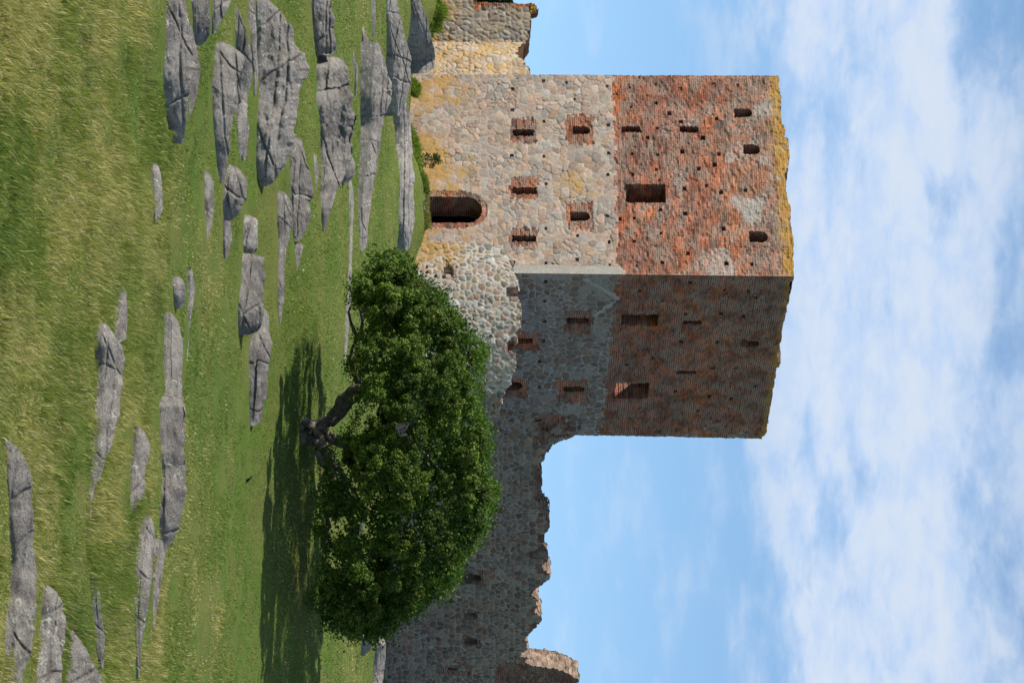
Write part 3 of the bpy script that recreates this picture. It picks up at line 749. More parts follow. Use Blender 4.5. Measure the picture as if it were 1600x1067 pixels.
# ------------------------------------------------------------------ ruin beside the tower
def simple_wall(name, a, b, z0, prof, thick, shade, opens=(), cell=.04, lp=None):
    a = np.array(a); b = np.array(b); L = float(np.hypot(*(b - a))); d = (b - a) / L; n = np.array((d[1], -d[0]))
    return relief_wall(name, corner_line(a, d), const_n(n), L, z0, prof, cell, thick, list(opens), shade, left_prof=lp), a, d, n
# yellow part: from u=66 to u=119 ; depth about 139
pa = UP(66, 700, 138.5); pb = UP(121, 700, 136.1)
YU = [(60, 818), (67, 819), (76, 808), (84, 806), (95, 817), (104, 825), (116, 829), (130, 830)]
def prof_from(a, b, pts):
    a2 = np.array((a.x, a.y)); b2 = np.array((b.x, b.y)); L = np.hypot(*(b2 - a2)); d = (b2 - a2) / L
    t = np.array([face_hit(a2, d, None, u, v) for u, v in pts])
    return lambda q: np.interp(q, t[:, 0], t[:, 1]) + (np.round(vn(q * 6, q * 0 + 2, 34) * 3) - 1.5) * .05
def shade_Y(S_, Z_):
    col, h, m = stones(S_, Z_, .42, .26, 'ochre', 71, (.48, .40, .27), .03)
    o = np.zeros_like(S_); ye = .50 + .3 * (fbm(S_ * .6, Z_ * .6, 4) - .5) - .35 * sm(Z_, 3.0, 4.6)
    return col, h, o, ye, o
yw, *_ = simple_wall("castle_wall", (pa.x, pa.y), (pb.x, pb.y), -1.0, prof_from(pa, pb, YU), 1.3, shade_Y)
tag(yw, "yellow lichened stone wall with broken top between the keep and the brown buttress", "wall")
# brown buttress part: u from -120 to 67, nearer; left boundary at top
pc = UP(-60, 700, 140.6); pd_ = UP(72, 700, 138.95)
BU = [(-80, 830), (0, 838), (5, 838), (8, 828), (30, 829), (55, 828), (64, 822), (67, 818), (80, 818)]
BU = [(-80, 742), (4, 742), (5.5, 800), (7, 826), (30, 828), (55, 826), (66, 820), (80, 818)]
def shade_P(S_, Z_):
    col, h, m = stones(S_, Z_, .34, .30, 'buttress', 73, (.38, .31, .23), .03, .7, .6, .4)
    Lp = math.hypot(pd_.x - pc.x, pd_.y - pc.y); s6, _ = face_hit(np.array((pc.x, pc.y)), np.array(((pd_.x - pc.x) / Lp, (pd_.y - pc.y) / Lp)), None, 6, 750)
    row = np.floor(Z_ / .095); b = (S_ > s6 - .3) & (S_ < s6 + .22 + (hash2(row, row * 0, 3) - .5) * .3) & (Z_ > 2.6)
    isb = b.astype(float); col = np.where(b[..., None], brick_tint(S_, Z_, 75) * .9, col)
    ye = .16 + .42 * (1 - sm(Z_, 1.0, 2.4)) + .25 * sm(fbm(S_ * 1.2, Z_ * 1.2, 5, 3), .5, .65)
    return col, h, isb, ye, isb * 0
pw, *_ = simple_wall("buttress_wall", (pc.x, pc.y), (pd_.x, pd_.y), -1.0, prof_from(pc, pd_, BU), 1.6, shade_P)
tag(pw, "brown rubble buttress with a red brick edge, leftmost of the ruined walls", "wall")
def shade_cap(S_, Z_):
    col, h, m = stones(S_, Z_, .2, .12, 'buttress', 79, (.3, .25, .15), .02, 1.5)
    o = np.zeros_like(S_); return col, h * 2, o, o + .95, o
ca = UP(6.5, 827, 139.95); cb = UP(21, 827, 139.8)
CPU_ = [(5, 836), (8, 838), (15, 840), (19, 838), (21, 830), (22, 828)]
cw, *_ = simple_wall("broken_cap", (ca.x, ca.y), (cb.x, cb.y), float(zof(822, ca.y)), prof_from(ca, cb, CPU_), .6, shade_cap)
cw.parent = pw

# ------------------------------------------------------------------ bedrock outcrops
def outcrop(bot, top, label, tilt=1.5, seed=0, tint=.5, lumps=1.0, back=.7, d=None, lift=0.0, round_end=1.0, group="bedrock outcrops in the grass", cat="rock", name="rock_outcrop"):
    bot = np.array(bot, float); top = np.array(top, float)
    u0 = max(bot[0, 0], top[0, 0]) if False else min(bot[0, 0], top[0, 0]); u1 = max(bot[-1, 0], top[-1, 0])
    n = int(np.clip((u1 - u0) / 1.3, 24, 420)); us = np.linspace(u0, u1, n)
    vb = np.interp(us, bot[:, 0], bot[:, 1]); vt = np.maximum(np.interp(us, top[:, 0], top[:, 1]), vb + .4)
    ends = np.minimum((us - u0), (u1 - us)); ef = np.sqrt(np.clip(ends / (6 * round_end), 0, 1))
    if u0 < -2: ef = np.where(us < 0, 1, ef) if us[0] < -2 else ef
    vm = (vb * .6 + vt * .4); vb = vm + (vb - vm) * ef; vt = vm + (vt - vm) * ef
    if d is None or d < 0:
        # one sheet of rock: its foot follows the ground but keeps a steady line
        ys = np.array([ground_hit(u, v).y for u, v in zip(us[::max(1, n // 24)], vb[::max(1, n // 24)])])
        yb = np.interp(us, us[::max(1, n // 24)], ys)
        k = 7; yb = np.convolve(np.pad(yb, k, mode='edge'), np.ones(2 * k + 1) / (2 * k + 1), 'valid')
    else: yb = np.full(n, float(d))
    m = 36; m2 = 8
    FOOT.append((us, yb, yb + (vt - vb) * yb / F * tilt))
    ym_ = yb.mean() if d is None else np.percentile(yb, 15); yb = ym_ + (yb - yb.mean()) * (.45 if d is None else .12)
    px = yb / F
    hgt = (vt - vb) * px                              # visible extent in metres
    V = np.zeros((n, m + m2, 3)); T = np.zeros((n, m + m2))
    x_over = (us - CU) / F
    rs = np.random.default_rng(seed + 100)
    for j in range(m):
        t = j / (m - 1)
        yy = yb + hgt * tilt * (t ** 1.5) - .02
        vv = vb + (vt - vb) * t
        V[:, j, 0] = x_over * yy; V[:, j, 1] = yy; V[:, j, 2] = zof(vv, yy)
    # drop the front foot into the soil
    V[:, 0, 2] = np.minimum(V[:, 0, 2] - .2, ground_z(V[:, 0, 0], V[:, 0, 1], False) - .1)
    ytop = V[:, m - 1, 1].copy(); ztop = V[:, m - 1, 2].copy()
    for j in range(m2):
        t = (j + 1) / m2
        yy = ytop + (hgt * back + .25) * t
        xg = V[:, m - 1, 0] * (yy / ytop)
        zg = ground_z(xg, yy, False) - .2
        V[:, m + j, 0] = xg; V[:, m + j, 1] = yy
        V[:, m + j, 2] = ztop * (1 - t ** 1.6) + np.minimum(zg, ztop) * t ** 1.6 - .02
    # ledges, cracks and lumps, along the line of sight so that the outline stays
    a = V[:, :, 0]; b = V[:, :, 2]
    amp = np.clip(hgt, .05, .9)[:, None] * .34 * lumps
    jn = (np.arange(m + m2) / m)[None, :] * np.ones((n, 1))
    led = fbm(a * .8 + seed, b * 5 + seed * 3, seed, 4); lum = fbm(a * 1.6, b * 2.0 + 7, seed + 5, 4)
    env = np.sin(np.clip(jn / (1 + m2 / m), 0, 1) * math.pi) ** .5
    def joints(q, sp, sd):
        t = q / sp; k = np.floor(t)
        bd = lambda kk: kk + (hash2(kk, kk * 0 + 1, sd) - .5) * .7
        k = k - (t < bd(k)) + (t >= bd(k + 1))
        e0 = np.where(hash2(k, k * 0 + 4, sd) > .35, (t - bd(k)) * sp, 9); e1 = np.where(hash2(k + 1, k * 0 + 4, sd) > .35, (bd(k + 1) - t) * sp, 9)
        return k, np.minimum(e0, e1)
    hh_ = float(np.median(hgt)) + .05
    sk = rs.uniform(-.9, .9)
    k1, e1 = joints(a + sk * b * 1.2 + (fbm(a, b * 3, seed + 21, 3) - .5) * .35, .55 + hh_ * .8, seed + 31)
    k2, e2 = joints(b + .10 * a * rs.uniform(-1, 1.6) + (fbm(a * .8, b * 2, seed + 22, 3) - .5) * .16, .10 + hh_ * .30, seed + 32)
    k3, e3 = joints(a * .55 - b * 1.4 + (fbm(a, b, seed + 25, 3) - .5) * .3, .9 + hh_, seed + 33)
    crack = np.maximum(np.maximum(np.exp(-(e1 / .022) ** 2), .8 * np.exp(-(e2 / .018) ** 2)), .9 * np.exp(-(e3 / .02) ** 2))
    blk = hash2(k1, k2, seed) * .6 + hash2(k3, k2, seed + 1) * .4
    fac = np.abs(fbm(a * 3, b * 6, seed + 12, 4) - .5) * 2
    gk = np.clip(hgt, .12, .7)[:, None]
    dy = (-(led - .5) * 1.0 * amp - (lum - .5) * .3 * amp - (fac - .3) * .42 * amp - (fbm(a * 9, b * 14, seed + 14, 3) - .5) * .22 * amp - (blk - .5) * .75 * amp + crack * .14 * gk) * env
    sc = (V[:, :, 1] + dy) / V[:, :, 1]
    V[:, :, 0] *= sc; V[:, :, 2] *= sc; V[:, :, 1] += dy
    rim = (fbm(us * .06 + seed, us * 0, seed + 3, 5) - .5 + .5 * (hash2(k1[:, m - 1], k1[:, m - 1] * 0, seed + 40) - .5))[:, None] * (hgt * .24)[:, None] * np.exp(-((jn - 1) / .22) ** 2)
    V[:, :, 2] += rim
    idx = np.arange(n * (m + m2)).reshape(n, m + m2)
    q = np.stack([idx[:-1, :-1], idx[1:, :-1], idx[1:, 1:], idx[:-1, 1:]], -1)
    tt = np.clip(tint + (fbm(a * .7, b * 2, seed + 2, 3) - .5) * .5 - crack * .45 + (blk - .5) * .35, 0, 1)
    o = raw_mesh(name, V, q, M_ROCK, {'tint': ('FLOAT', tt.ravel())})
    tag(o, label, cat, group); return o

FOOT = []
ROCKS = [
 ([(-14,248),(0,248),(60,250),(120,252),(165,262),(200,272),(226,284)], [(-14,290),(0,290),(40,294),(70,298),(110,298),(150,293),(185,291),(226,286)], "long wedge of pale granite nearest the camera at the left edge", .5),
 ([(38,294),(115,296),(186,292)], [(38,298),(60,303),(95,310),(118,314),(150,308),(186,296)], "thin dark rib of rock just behind the nearest pale wedge", .3),
 ([(-14,294),(0,294),(40,299),(73,310)], [(-14,327),(0,328),(30,329),(55,328),(73,318)], "blunt grey boulder at the left edge behind the pale wedge", .5),
 ([(-14,330),(20,331),(55,334)], [(-14,364),(0,362),(20,352),(40,342),(55,336)], "smooth tapering slab against the left edge, between the boulder and the large outcrop", .55),
 ([(66,340),(90,335),(120,332),(180,331),(225,335),(250,340),(287,345)], [(66,350),(75,365),(85,380),(95,386),(130,372),(150,382),(180,366),(200,362),(225,360),(250,356),(287,350)], "rough blocky outcrop with pink edges below the great grey slab", .35),
 ([(6,362),(50,366),(100,372),(150,376),(200,370),(248,372)], [(6,368),(30,380),(60,388),(85,395),(120,394),(160,386),(200,384),(225,386),(248,376)], "narrow ledge of rock between the rough outcrop and the great grey slab", .5),
 ([(-14,396),(0,396),(60,402),(150,402),(180,399),(220,398),(260,402),(292,412)], [(-14,416),(0,418),(15,438),(40,456),(80,470),(110,481),(118,479),(145,466),(180,461),(220,454),(260,444),(292,424)], "great grey rounded slab, largest of the outcrops on the left", .45),
 ([(20,380),(60,388),(110,398),(150,398)], [(20,392),(60,399),(110,404),(150,401)], "pale strip of rock lying along the foot of the great grey slab", .65),
 ([(-14,482),(0,482),(30,488),(60,494),(88,500)], [(-14,518),(0,518),(30,522),(60,525),(88,526)], "upper left slab with a smooth front, against the left edge", .5),
 ([(88,497),(130,496),(160,492),(210,500),(250,503),(290,500),(330,497),(362,505)], [(88,530),(110,540),(140,545),(165,553),(210,555),(240,552),(260,546),(290,532),(330,516),(362,508)], "broad split outcrop with dark hollows in the middle of the left side", .4),
 ([(235,532),(260,530),(290,536)], [(235,546),(255,553),(275,553),(290,540)], "small grey block at the end of the broad split outcrop", .5),
 ([(78,548),(150,556)], [(78,552),(110,560),(150,558)], "sliver of rock in the yellow grass above the broad outcrop", .5),
 ([(40,561),(100,566),(140,572)], [(40,567),(66,578),(100,580),(140,576)], "low broken rock strip in the grass, left of the fissured bench", .5),
 ([(66,585),(110,582),(150,578),(195,583),(240,574),(300,566),(345,562),(392,560)], [(66,592),(100,604),(130,612),(160,610),(175,604),(200,598),(240,592),(300,583),(345,576),(392,571)], "long fissured bench of rock with a black crack, running below the keep", .5),
 ([(-14,604),(30,606),(60,610),(120,614),(165,616),(182,620)], [(-14,618),(0,620),(30,626),(60,632),(90,642),(120,644),(150,640),(182,626)], "smooth pale whaleback rock under the ruined walls", .7),
 ([(152,622),(200,625),(260,628),(300,624),(345,626),(392,632)], [(152,632),(180,641),(230,645),(280,647),(320,649),(350,648),(392,640)], "flat pale rock shelf in front of the keep doorway", .78),
 ([(-14,642),(0,644),(40,650),(80,656),(116,660)], [(-14,652),(0,656),(20,664),(50,672),(80,679),(105,680),(116,668)], "undercut crag at the foot of the yellow wall", .5),
 ([(258,355),(280,348),(310,346),(345,352)], [(258,368),(270,380),(290,388),(310,386),(330,377),(345,366)], "squat hollowed rock in the grass, left of the smooth pale block", .35),
 ([(336,378),(360,376),(400,378)], [(336,396),(345,403),(370,404),(390,402),(400,396)], "smooth pale block at the head of the dark slab row", .75),
 ([(396,378),(420,377),(460,371),(490,369),(524,374)], [(396,398),(403,412),(430,413),(465,411),(500,409),(515,405),(524,396)], "dark slab with a sharp broken end, middle of the slab row", .15),
 ([(482,408),(520,400),(540,388),(590,386),(620,388),(665,391)], [(482,418),(500,422),(530,424),(570,422),(600,418),(640,412),(655,408),(665,402)], "long dark slab ending the row towards the tree", .2),
 ([(298,434),(340,434),(370,437),(400,436),(430,431),(460,433),(508,437)], [(298,444),(320,456),(345,460),(365,455),(390,447),(420,445),(470,443),(508,439)], "slender grey rock with a long thin tail beyond the great slab", .5),
 ([(215,462),(240,455),(300,452),(345,456),(378,459)], [(215,470),(240,476),(270,482),(300,488),(335,487),(360,480),(378,470)], "rounded rock with a black overhanging end", .25),
 ([(378,456),(400,458),(424,461)], [(378,474),(400,470),(424,465)], "short pointed rock tail beside the black overhang", .5),
 ([(322,549),(400,546),(440,543),(480,540),(520,536),(560,532),(597,528)], [(322,552),(400,550.5),(440,549),(480,548),(520,545),(560,541),(597,536)], "very long thin ledge of rock crossing the lawn to the tree", .7),
 ([(430,560),(470,560),(502,561)], [(430,567),(470,569),(502,566)], "low rock scrap showing through the lowest left branches", .6),
 ([(402,584),(412,583),(423,585)], [(402,588),(411,592),(418,591),(423,587)], "small pale boulder alone on the grass before the keep", .85),
 ([(-14,384),(40,388),(96,397)], [(-14,396),(0,397),(60,402),(96,400)], "pale rib of rock wedged under the left end of the great grey slab", .6),
 ([(-14,577),(30,578),(64,582)], [(-14,586),(20,587),(64,585)], "short flat ledge at the left edge below the pale whaleback", .5),
 ([(240,488),(270,488),(302,492)], [(240,494),(265,498),(302,494)], "thin wedge of rock between the black overhang and the broad outcrop", .55),
 ([(278,543),(320,542),(362,546)], [(278,549),(320,554),(362,549)], "narrow grey strip near the left end of the very long thin ledge", .55),
 ([(158,370),(200,372),(252,380)], [(158,386),(200,389),(252,384)], "pale wedge with an orange edge in front of the great grey slab", .65),
 # foreground right
 ([(684,6),(700,8),(750,12),(800,16),(850,22),(880,24),(920,18),(960,6),(1010,0),(1090,-8)], [(684,10),(700,28),(715,40),(750,48),(800,50),(850,52),(900,55),(950,55),(985,51),(1010,46),(1040,38),(1090,32)], "large lichen spotted slab in the bottom corner of the foreground", .5),
 ([(912,72),(940,68),(970,66),(1000,58),(1030,54),(1090,42)], [(912,77),(925,90),(937,97),(960,102),(990,102),(1040,98),(1090,94)], "pale pointed slab with a dark notch, second from the bottom corner", .6),
 ([(976,104),(1010,100),(1090,96)], [(976,108),(990,120),(1010,138),(1035,150),(1060,158),(1090,162)], "round shouldered brown grey slab rising against the right edge", .5),
 ([(452,194),(470,190),(500,184),(520,178),(536,172)], [(452,197),(480,199),(500,199),(536,195)], "narrow pointed upper blade of the long left foreground strip", .6),
 ([(504,162),(515,158),(540,156),(570,160),(600,158),(640,150),(680,142),(720,137),(780,129),(830,126),(888,128)], [(504,166),(520,176),(540,190),(560,193),(590,190),(620,188),(650,185),(680,177),(710,167),(740,158),(760,148),(790,142),(850,142),(888,139)], "long pale foreground strip of rock running through the tall grass", .6),
 ([(886,132),(930,135),(960,140),(990,146),(1020,152),(1042,159)], [(886,142),(905,150),(925,157),(960,159),(1000,163),(1042,162)], "thin grey strip of rock in the tall grass, ending near the right edge", .5),
 ([(666,213),(700,210),(730,205),(760,201),(785,198),(806,201)], [(666,218),(680,230),(695,234),(715,231),(735,226),(760,227),(780,222),(806,205)], "small isolated flat rock between the two long foreground strips", .5),
 ([(432,272),(455,271),(482,279)], [(432,284),(445,288),(465,289),(482,286)], "small pale broken rock at the tip of the middle outcrop", .7),
 ([(418,298),(460,296),(500,292),(560,288),(602,284)], [(418,300),(450,305),(470,303),(500,298),(560,293),(602,287)], "thin low ridge parallel to the middle outcrop", .55),
 ([(488,265),(520,265),(560,260),(600,257),(640,252),(660,250)], [(488,268),(505,280),(540,285),(580,284),(600,285),(640,289),(660,284)], "yellow lichened head of the middle outcrop", .6),
 ([(618,250),(660,248),(700,247),(740,251),(770,246),(800,247),(830,250),(862,256)], [(618,283),(640,290),(670,291),(690,288),(720,290),(750,289),(775,287),(790,284),(820,280),(840,272),(862,259)], "bulky dark middle outcrop with a vertical crack", .3),
 ([(804,228),(830,224),(860,220),(890,212),(930,208),(960,210),(1000,213),(1058,216)], [(804,236),(830,243),(860,244),(885,240),(910,236),(950,231),(980,226),(1010,221),(1058,218)], "long tapering grey wedge, right of the bulky middle outcrop", .5),
 ([(840,246),(880,244),(920,240),(1000,237)], [(840,254),(865,258),(880,256),(915,250),(945,247),(1000,240)], "knife thin pale ridge behind the tapering grey wedge", .65),
 ([(256,239),(300,240),(348,243)], [(256,246),(270,250),(300,253),(330,254),(348,245)], "flat pinkish stone showing in the long grass at left", .8),
 ([(268,320),(330,318),(360,318),(390,318)], [(268,326),(285,333),(320,334),(350,331),(390,322)], "small dark rock strip left of the smooth pale block", .4),
 ([(305,344),(340,350),(405,352)], [(305,352),(345,361),(375,362),(405,355)], "low brown rock half sunk in grass below the smooth pale block", .45),
 ([(980,563),(1010,562),(1024,566)], [(980,582),(1005,582),(1024,572)], "tilted grey slab leaning at the foot of the curtain wall", .45),
 ([(992,586),(1030,584),(1090,582)], [(992,597),(1010,603),(1050,600),(1090,598)], "smooth grey rock step under the curtain wall at the right edge", .5),
 ([(776,560),(810,561),(850,563)], [(776,565),(810,567),(850,566)], "low rock scrap showing under the lowest right branches", .6),
]
RD = {13: -1, 14: -1, 15: -1, 16: -1}
for i, r in enumerate(ROCKS):
    big = (max(p[1] for p in r[1]) - min(p[1] for p in r[0])) > 30
    outcrop(r[0], r[1], r[2], tilt=1.2 if big else 1.6, seed=i * 3 + 1, tint=r[3], lumps=.9, d=RD.get(i))

# ------------------------------------------------------------------ grass
def grass_cols(x, y, rng, n):
    a = .5 + (fbm(x * .6, y * .17, 31, 5) - .5) * .75; b = fbm(x * 1.9, y * .7, 33, 4); c = rng.random(n)
    g1 = np.array((.170, .235, .055)); g2 = np.array((.275, .295, .078)); st = np.array((.58, .50, .25)); dk = np.array((.085, .155, .032))
    w = sm(a, .35, .62)[:, None]; col = g1 * (1 - w) + g2 * w
    w = (sm(a + .5 * b, .62, .86) * .55 + .10)
    isst = (c < w)[:, None]; col = np.where(isst, st * rng.uniform(.7, 1.15, n)[:, None], col)
    isst = isst & ~((c > w[:, 0] * .35)[:, None] & (((y > 52) & (y < 88))[:, None])) if False else isst
    fg = (sm(y + (fbm(x * .3, y * .12, 8, 3) - .5) * 14, 53, 60) * (1 - sm(y, 76, 86)))[:, None]; fg2 = np.where(isst, .55, .8) * fg; col = col * (1 - fg2) + np.array((.155, .240, .048)) * fg2
    w2 = (sm(b, .55, .7) * (1 - sm(a, .4, .6)))[:, None]; col = col * (1 - .6 * w2) + dk * .6 * w2
    col = np.where(((c > .996) & (y > 46) & (y < 100))[:, None], np.array((.75, .75, .62)), col)
    return col * rng.uniform(.68, 1.32, n)[:, None]

def blades(n, y0, y1, h, w, rng, umin=-140, umax=1200, dens_pow=1.0, meadow=True):
    # even cover in the picture's own perspective would thin out far away; sample area weighted to nearer ground
    t = rng.random(n); y = (y0 ** (1 - dens_pow) + t * (y1 ** (1 - dens_pow) - y0 ** (1 - dens_pow))) ** (1 / (1 - dens_pow)) if dens_pow != 1 else y0 * (y1 / y0) ** t
    u = rng.uniform(umin, umax, n); x = (u - CU) / F * y
    z = ground_z(x, y) - .012
    patch = fbm(x * .8, y * .4, 91, 3)
    # tall meadow in front, mown lawn between the rocks and the tree
    vv = np.degrees(np.arctan(z / y)); lawn = sm(patch * 3 + (y - 44) * .35, 1.2, 3.0)
    hh = h * rng.uniform(.5, 1.3, n) * (1 - .62 * lawn) * (.6 + .8 * patch)
    ww = w * rng.uniform(.7, 1.3, n)
    thin = fbm(x * 1.6, y * .55, 123, 4); hh = np.where((thin > .62) & (y < 62), hh * .35, hh)
    tuft = fbm(x * 5.5, y * 2.6, 131, 2); hh = np.where((tuft > .70) & (y < 58), hh * 1.75, hh)
    for us, ya, yc in FOOT:
        k = (u > us[0] - 3) & (u < us[-1] + 3); uk = u[k]; a_ = np.interp(uk, us, ya); c_ = np.interp(uk, us, yc)
        near = (y[k] > a_ - np.where(a_ < 47, 1.5, .7)) & (y[k] < a_ + .1); ins = (y[k] >= a_ + .05) & (y[k] < c_)
        hk = hh[k]; hk = np.where(near, hk * np.where(fbm(x[k] * 2.2, y[k] * .6, 66, 3) > .60, .60, .26), hk); hk = np.where(ins, hk * .05, hk); hh[k] = hk
    ang = rng.uniform(0, 2 * math.pi, n); ln = rng.uniform(.15, .75, n)
    lx = np.cos(ang) * ln * .8 + .35; ly = np.sin(ang) * ln * .45
    ta = rng.uniform(0, math.pi, n); wx = np.cos(ta) * ww / 2; wy = np.sin(ta) * ww / 2 * .5
    wx = np.where(np.abs(wx) < ww * .2, ww * .2, wx)
    B = np.stack([x, y, z], 1)
    v0 = B - np.stack([wx, wy, 0 * x], 1); v1 = B + np.stack([wx, wy, 0 * x], 1)
    mid = B + np.stack([lx * hh * .35, ly * hh * .35, hh * .6], 1)
    v2 = mid + np.stack([wx, wy, 0 * x], 1) * .75; v3 = mid - np.stack([wx, wy, 0 * x], 1) * .75
    tip = B + np.stack([lx * hh, ly * hh, hh * .95], 1)
    V = np.stack([v0, v1, v2, v3, tip], 1).reshape(-1, 3)
    k = np.arange(n)[:, None] * 5
    Q = k + np.array([[0, 1, 2, 3]]); T = k + np.array([[3, 2, 4]])
    c = grass_cols(x, y, rng, n)
    c = np.repeat(c[:, None, :], 5, 1).reshape(-1, 3)
    return V, Q, T, c
def build_grass():
    rng = np.random.default_rng(5); Vs, Qs, Ts, Cs = [], [], [], []; off = 0
    for (n, y0, y1, h, w, p) in ((270000, 28, 46, .115, .010, 1.6), (170000, 44, 70, .105, .016, 1.4), (120000, 66, 136, .12, .030, 1.2)):
        V, Q, T, c = blades(n, y0, y1, h, w, rng, dens_pow=p)
        Vs.append(V); Qs.append(Q + off); Ts.append(T + off); Cs.append(c); off += len(V)
    o = raw_mesh("grass", np.concatenate(Vs), np.concatenate(Qs), M_GRASS, {'Col': ('FLOAT_COLOR', np.concatenate(Cs))}, tris=np.concatenate(Ts), smooth=False)
    tag(o, "meadow grass, tall and straw tipped in front, shorter green lawn behind", "grass", kind='stuff')
build_grass()

# ------------------------------------------------------------------ the wind-shaped tree
def tube(paths, name, mat, parent=None, sides=9, knob=.12, seed=0):
    V, Q = [], []; off = 0
    for pi_, (pts, rad) in enumerate(paths):
        P = np.array([tuple(p) for p in pts], float); r = np.array(rad, float)
        # resample smoothly
        k = len(P); t = np.linspace(0, k - 1, (k - 1) * 5 + 1); i = np.clip(t.astype(int), 0, k - 2); f = (t - i)[:, None]
        p0 = P[np.clip(i - 1, 0, k - 1)]; p1 = P[i]; p2 = P[i + 1]; p3 = P[np.clip(i + 2, 0, k - 1)]
        C = .5 * ((2 * p1) + (-p0 + p2) * f + (2 * p0 - 5 * p1 + 4 * p2 - p3) * f ** 2 + (-p0 + 3 * p1 - 3 * p2 + p3) * f ** 3)
        R = np.interp(t, np.arange(k), r); n = len(C)
        C += np.stack([vn(t * 1.7, t * 0 + s, seed + pi_ * 7 + s) - .5 for s in range(3)], 1) * np.minimum(R * 1.1, .10)[:, None]
        D = np.gradient(C, axis=0); D /= np.linalg.norm(D, axis=1)[:, None] + 1e-9
        a = np.cross(D, (0.13, 1, 0.07)); a /= np.linalg.norm(a, axis=1)[:, None] + 1e-9; b = np.cross(D, a)
        th = np.linspace(0, 2 * math.pi, sides, endpoint=False)
        rr = R[:, None] * (1 + knob * 2 * (vn(t[:, None] * 2.1 + th * 0, th[None, :] * 1.3 + pi_, seed + 1) - .5) * 2 + knob * .8 * np.sin(th[None, :] * 3 + t[:, None] * .9))
        ring = C[:, None, :] + a[:, None, :] * (np.cos(th)[None, :] * rr)[..., None] + b[:, None, :] * (np.sin(th)[None, :] * rr)[..., None]
        V.append(ring.reshape(-1, 3)); V.append(C[-1:] + D[-1:] * R[-1])
        for j in range(n - 1):
            for s in range(sides):
                Q.append((off + j * sides + s, off + j * sides + (s + 1) % sides, off + (j + 1) * sides + (s + 1) % sides, off + (j + 1) * sides + s))
        tipi = off + n * sides
        for s in range(0, sides): Q.append((off + (n - 1) * sides + s, off + (n - 1) * sides + (s + 1) % sides, tipi, tipi))
        off += n * sides + 1
    Qa = np.array(Q); tri = Qa[Qa[:, 2] == Qa[:, 3]][:, :3]; Qa = Qa[Qa[:, 2] != Qa[:, 3]]
    return raw_mesh(name, np.concatenate(V), Qa, mat, parent=parent, tris=tri)

TY = 68.0
PXT = TY / F
base = ground_hit(675, 473); TY = base.y
tree = empty("hawthorn_tree", base)
tag(tree, "broad wind bent tree with dense dark green crown and gnarled forked trunk on the lawn", "tree")
def tp(u, v, dy=0.0): return UP(u, v, TY + dy)
def px(r): return r * TY / F
trunk = tube([([tp(674, 452), tp(673, 466), tp(672, 478), tp(668, 492), tp(662, 505), tp(654, 518), tp(640, 530, .2), tp(622, 545, .3), tp(612, 565, .4)], [px(19), px(17), px(13), px(11), px(10), px(9), px(10), px(9), px(7)]),
              ([tp(680, 462, -.1), tp(684, 480, -.1), tp(690, 495, -.2), tp(700, 503, -.3), tp(712, 510, -.4), tp(728, 514, -.5)], [px(12), px(12), px(9), px(8), px(8), px(5)]),
              ([tp(668, 470, -.2), tp(664, 482, -.25), tp(672, 492, -.3), tp(684, 500, -.2)], [px(7), px(6), px(5), px(5)]),
              ([tp(670, 476, .1), tp(676, 500, .5), tp(690, 530, .9), tp(705, 570, 1.0), tp(715, 620, 1.0)], [px(9), px(9), px(8), px(6), px(4)])], "trunk", M_BARK, sides=12, knob=.2)
child(trunk, tree)
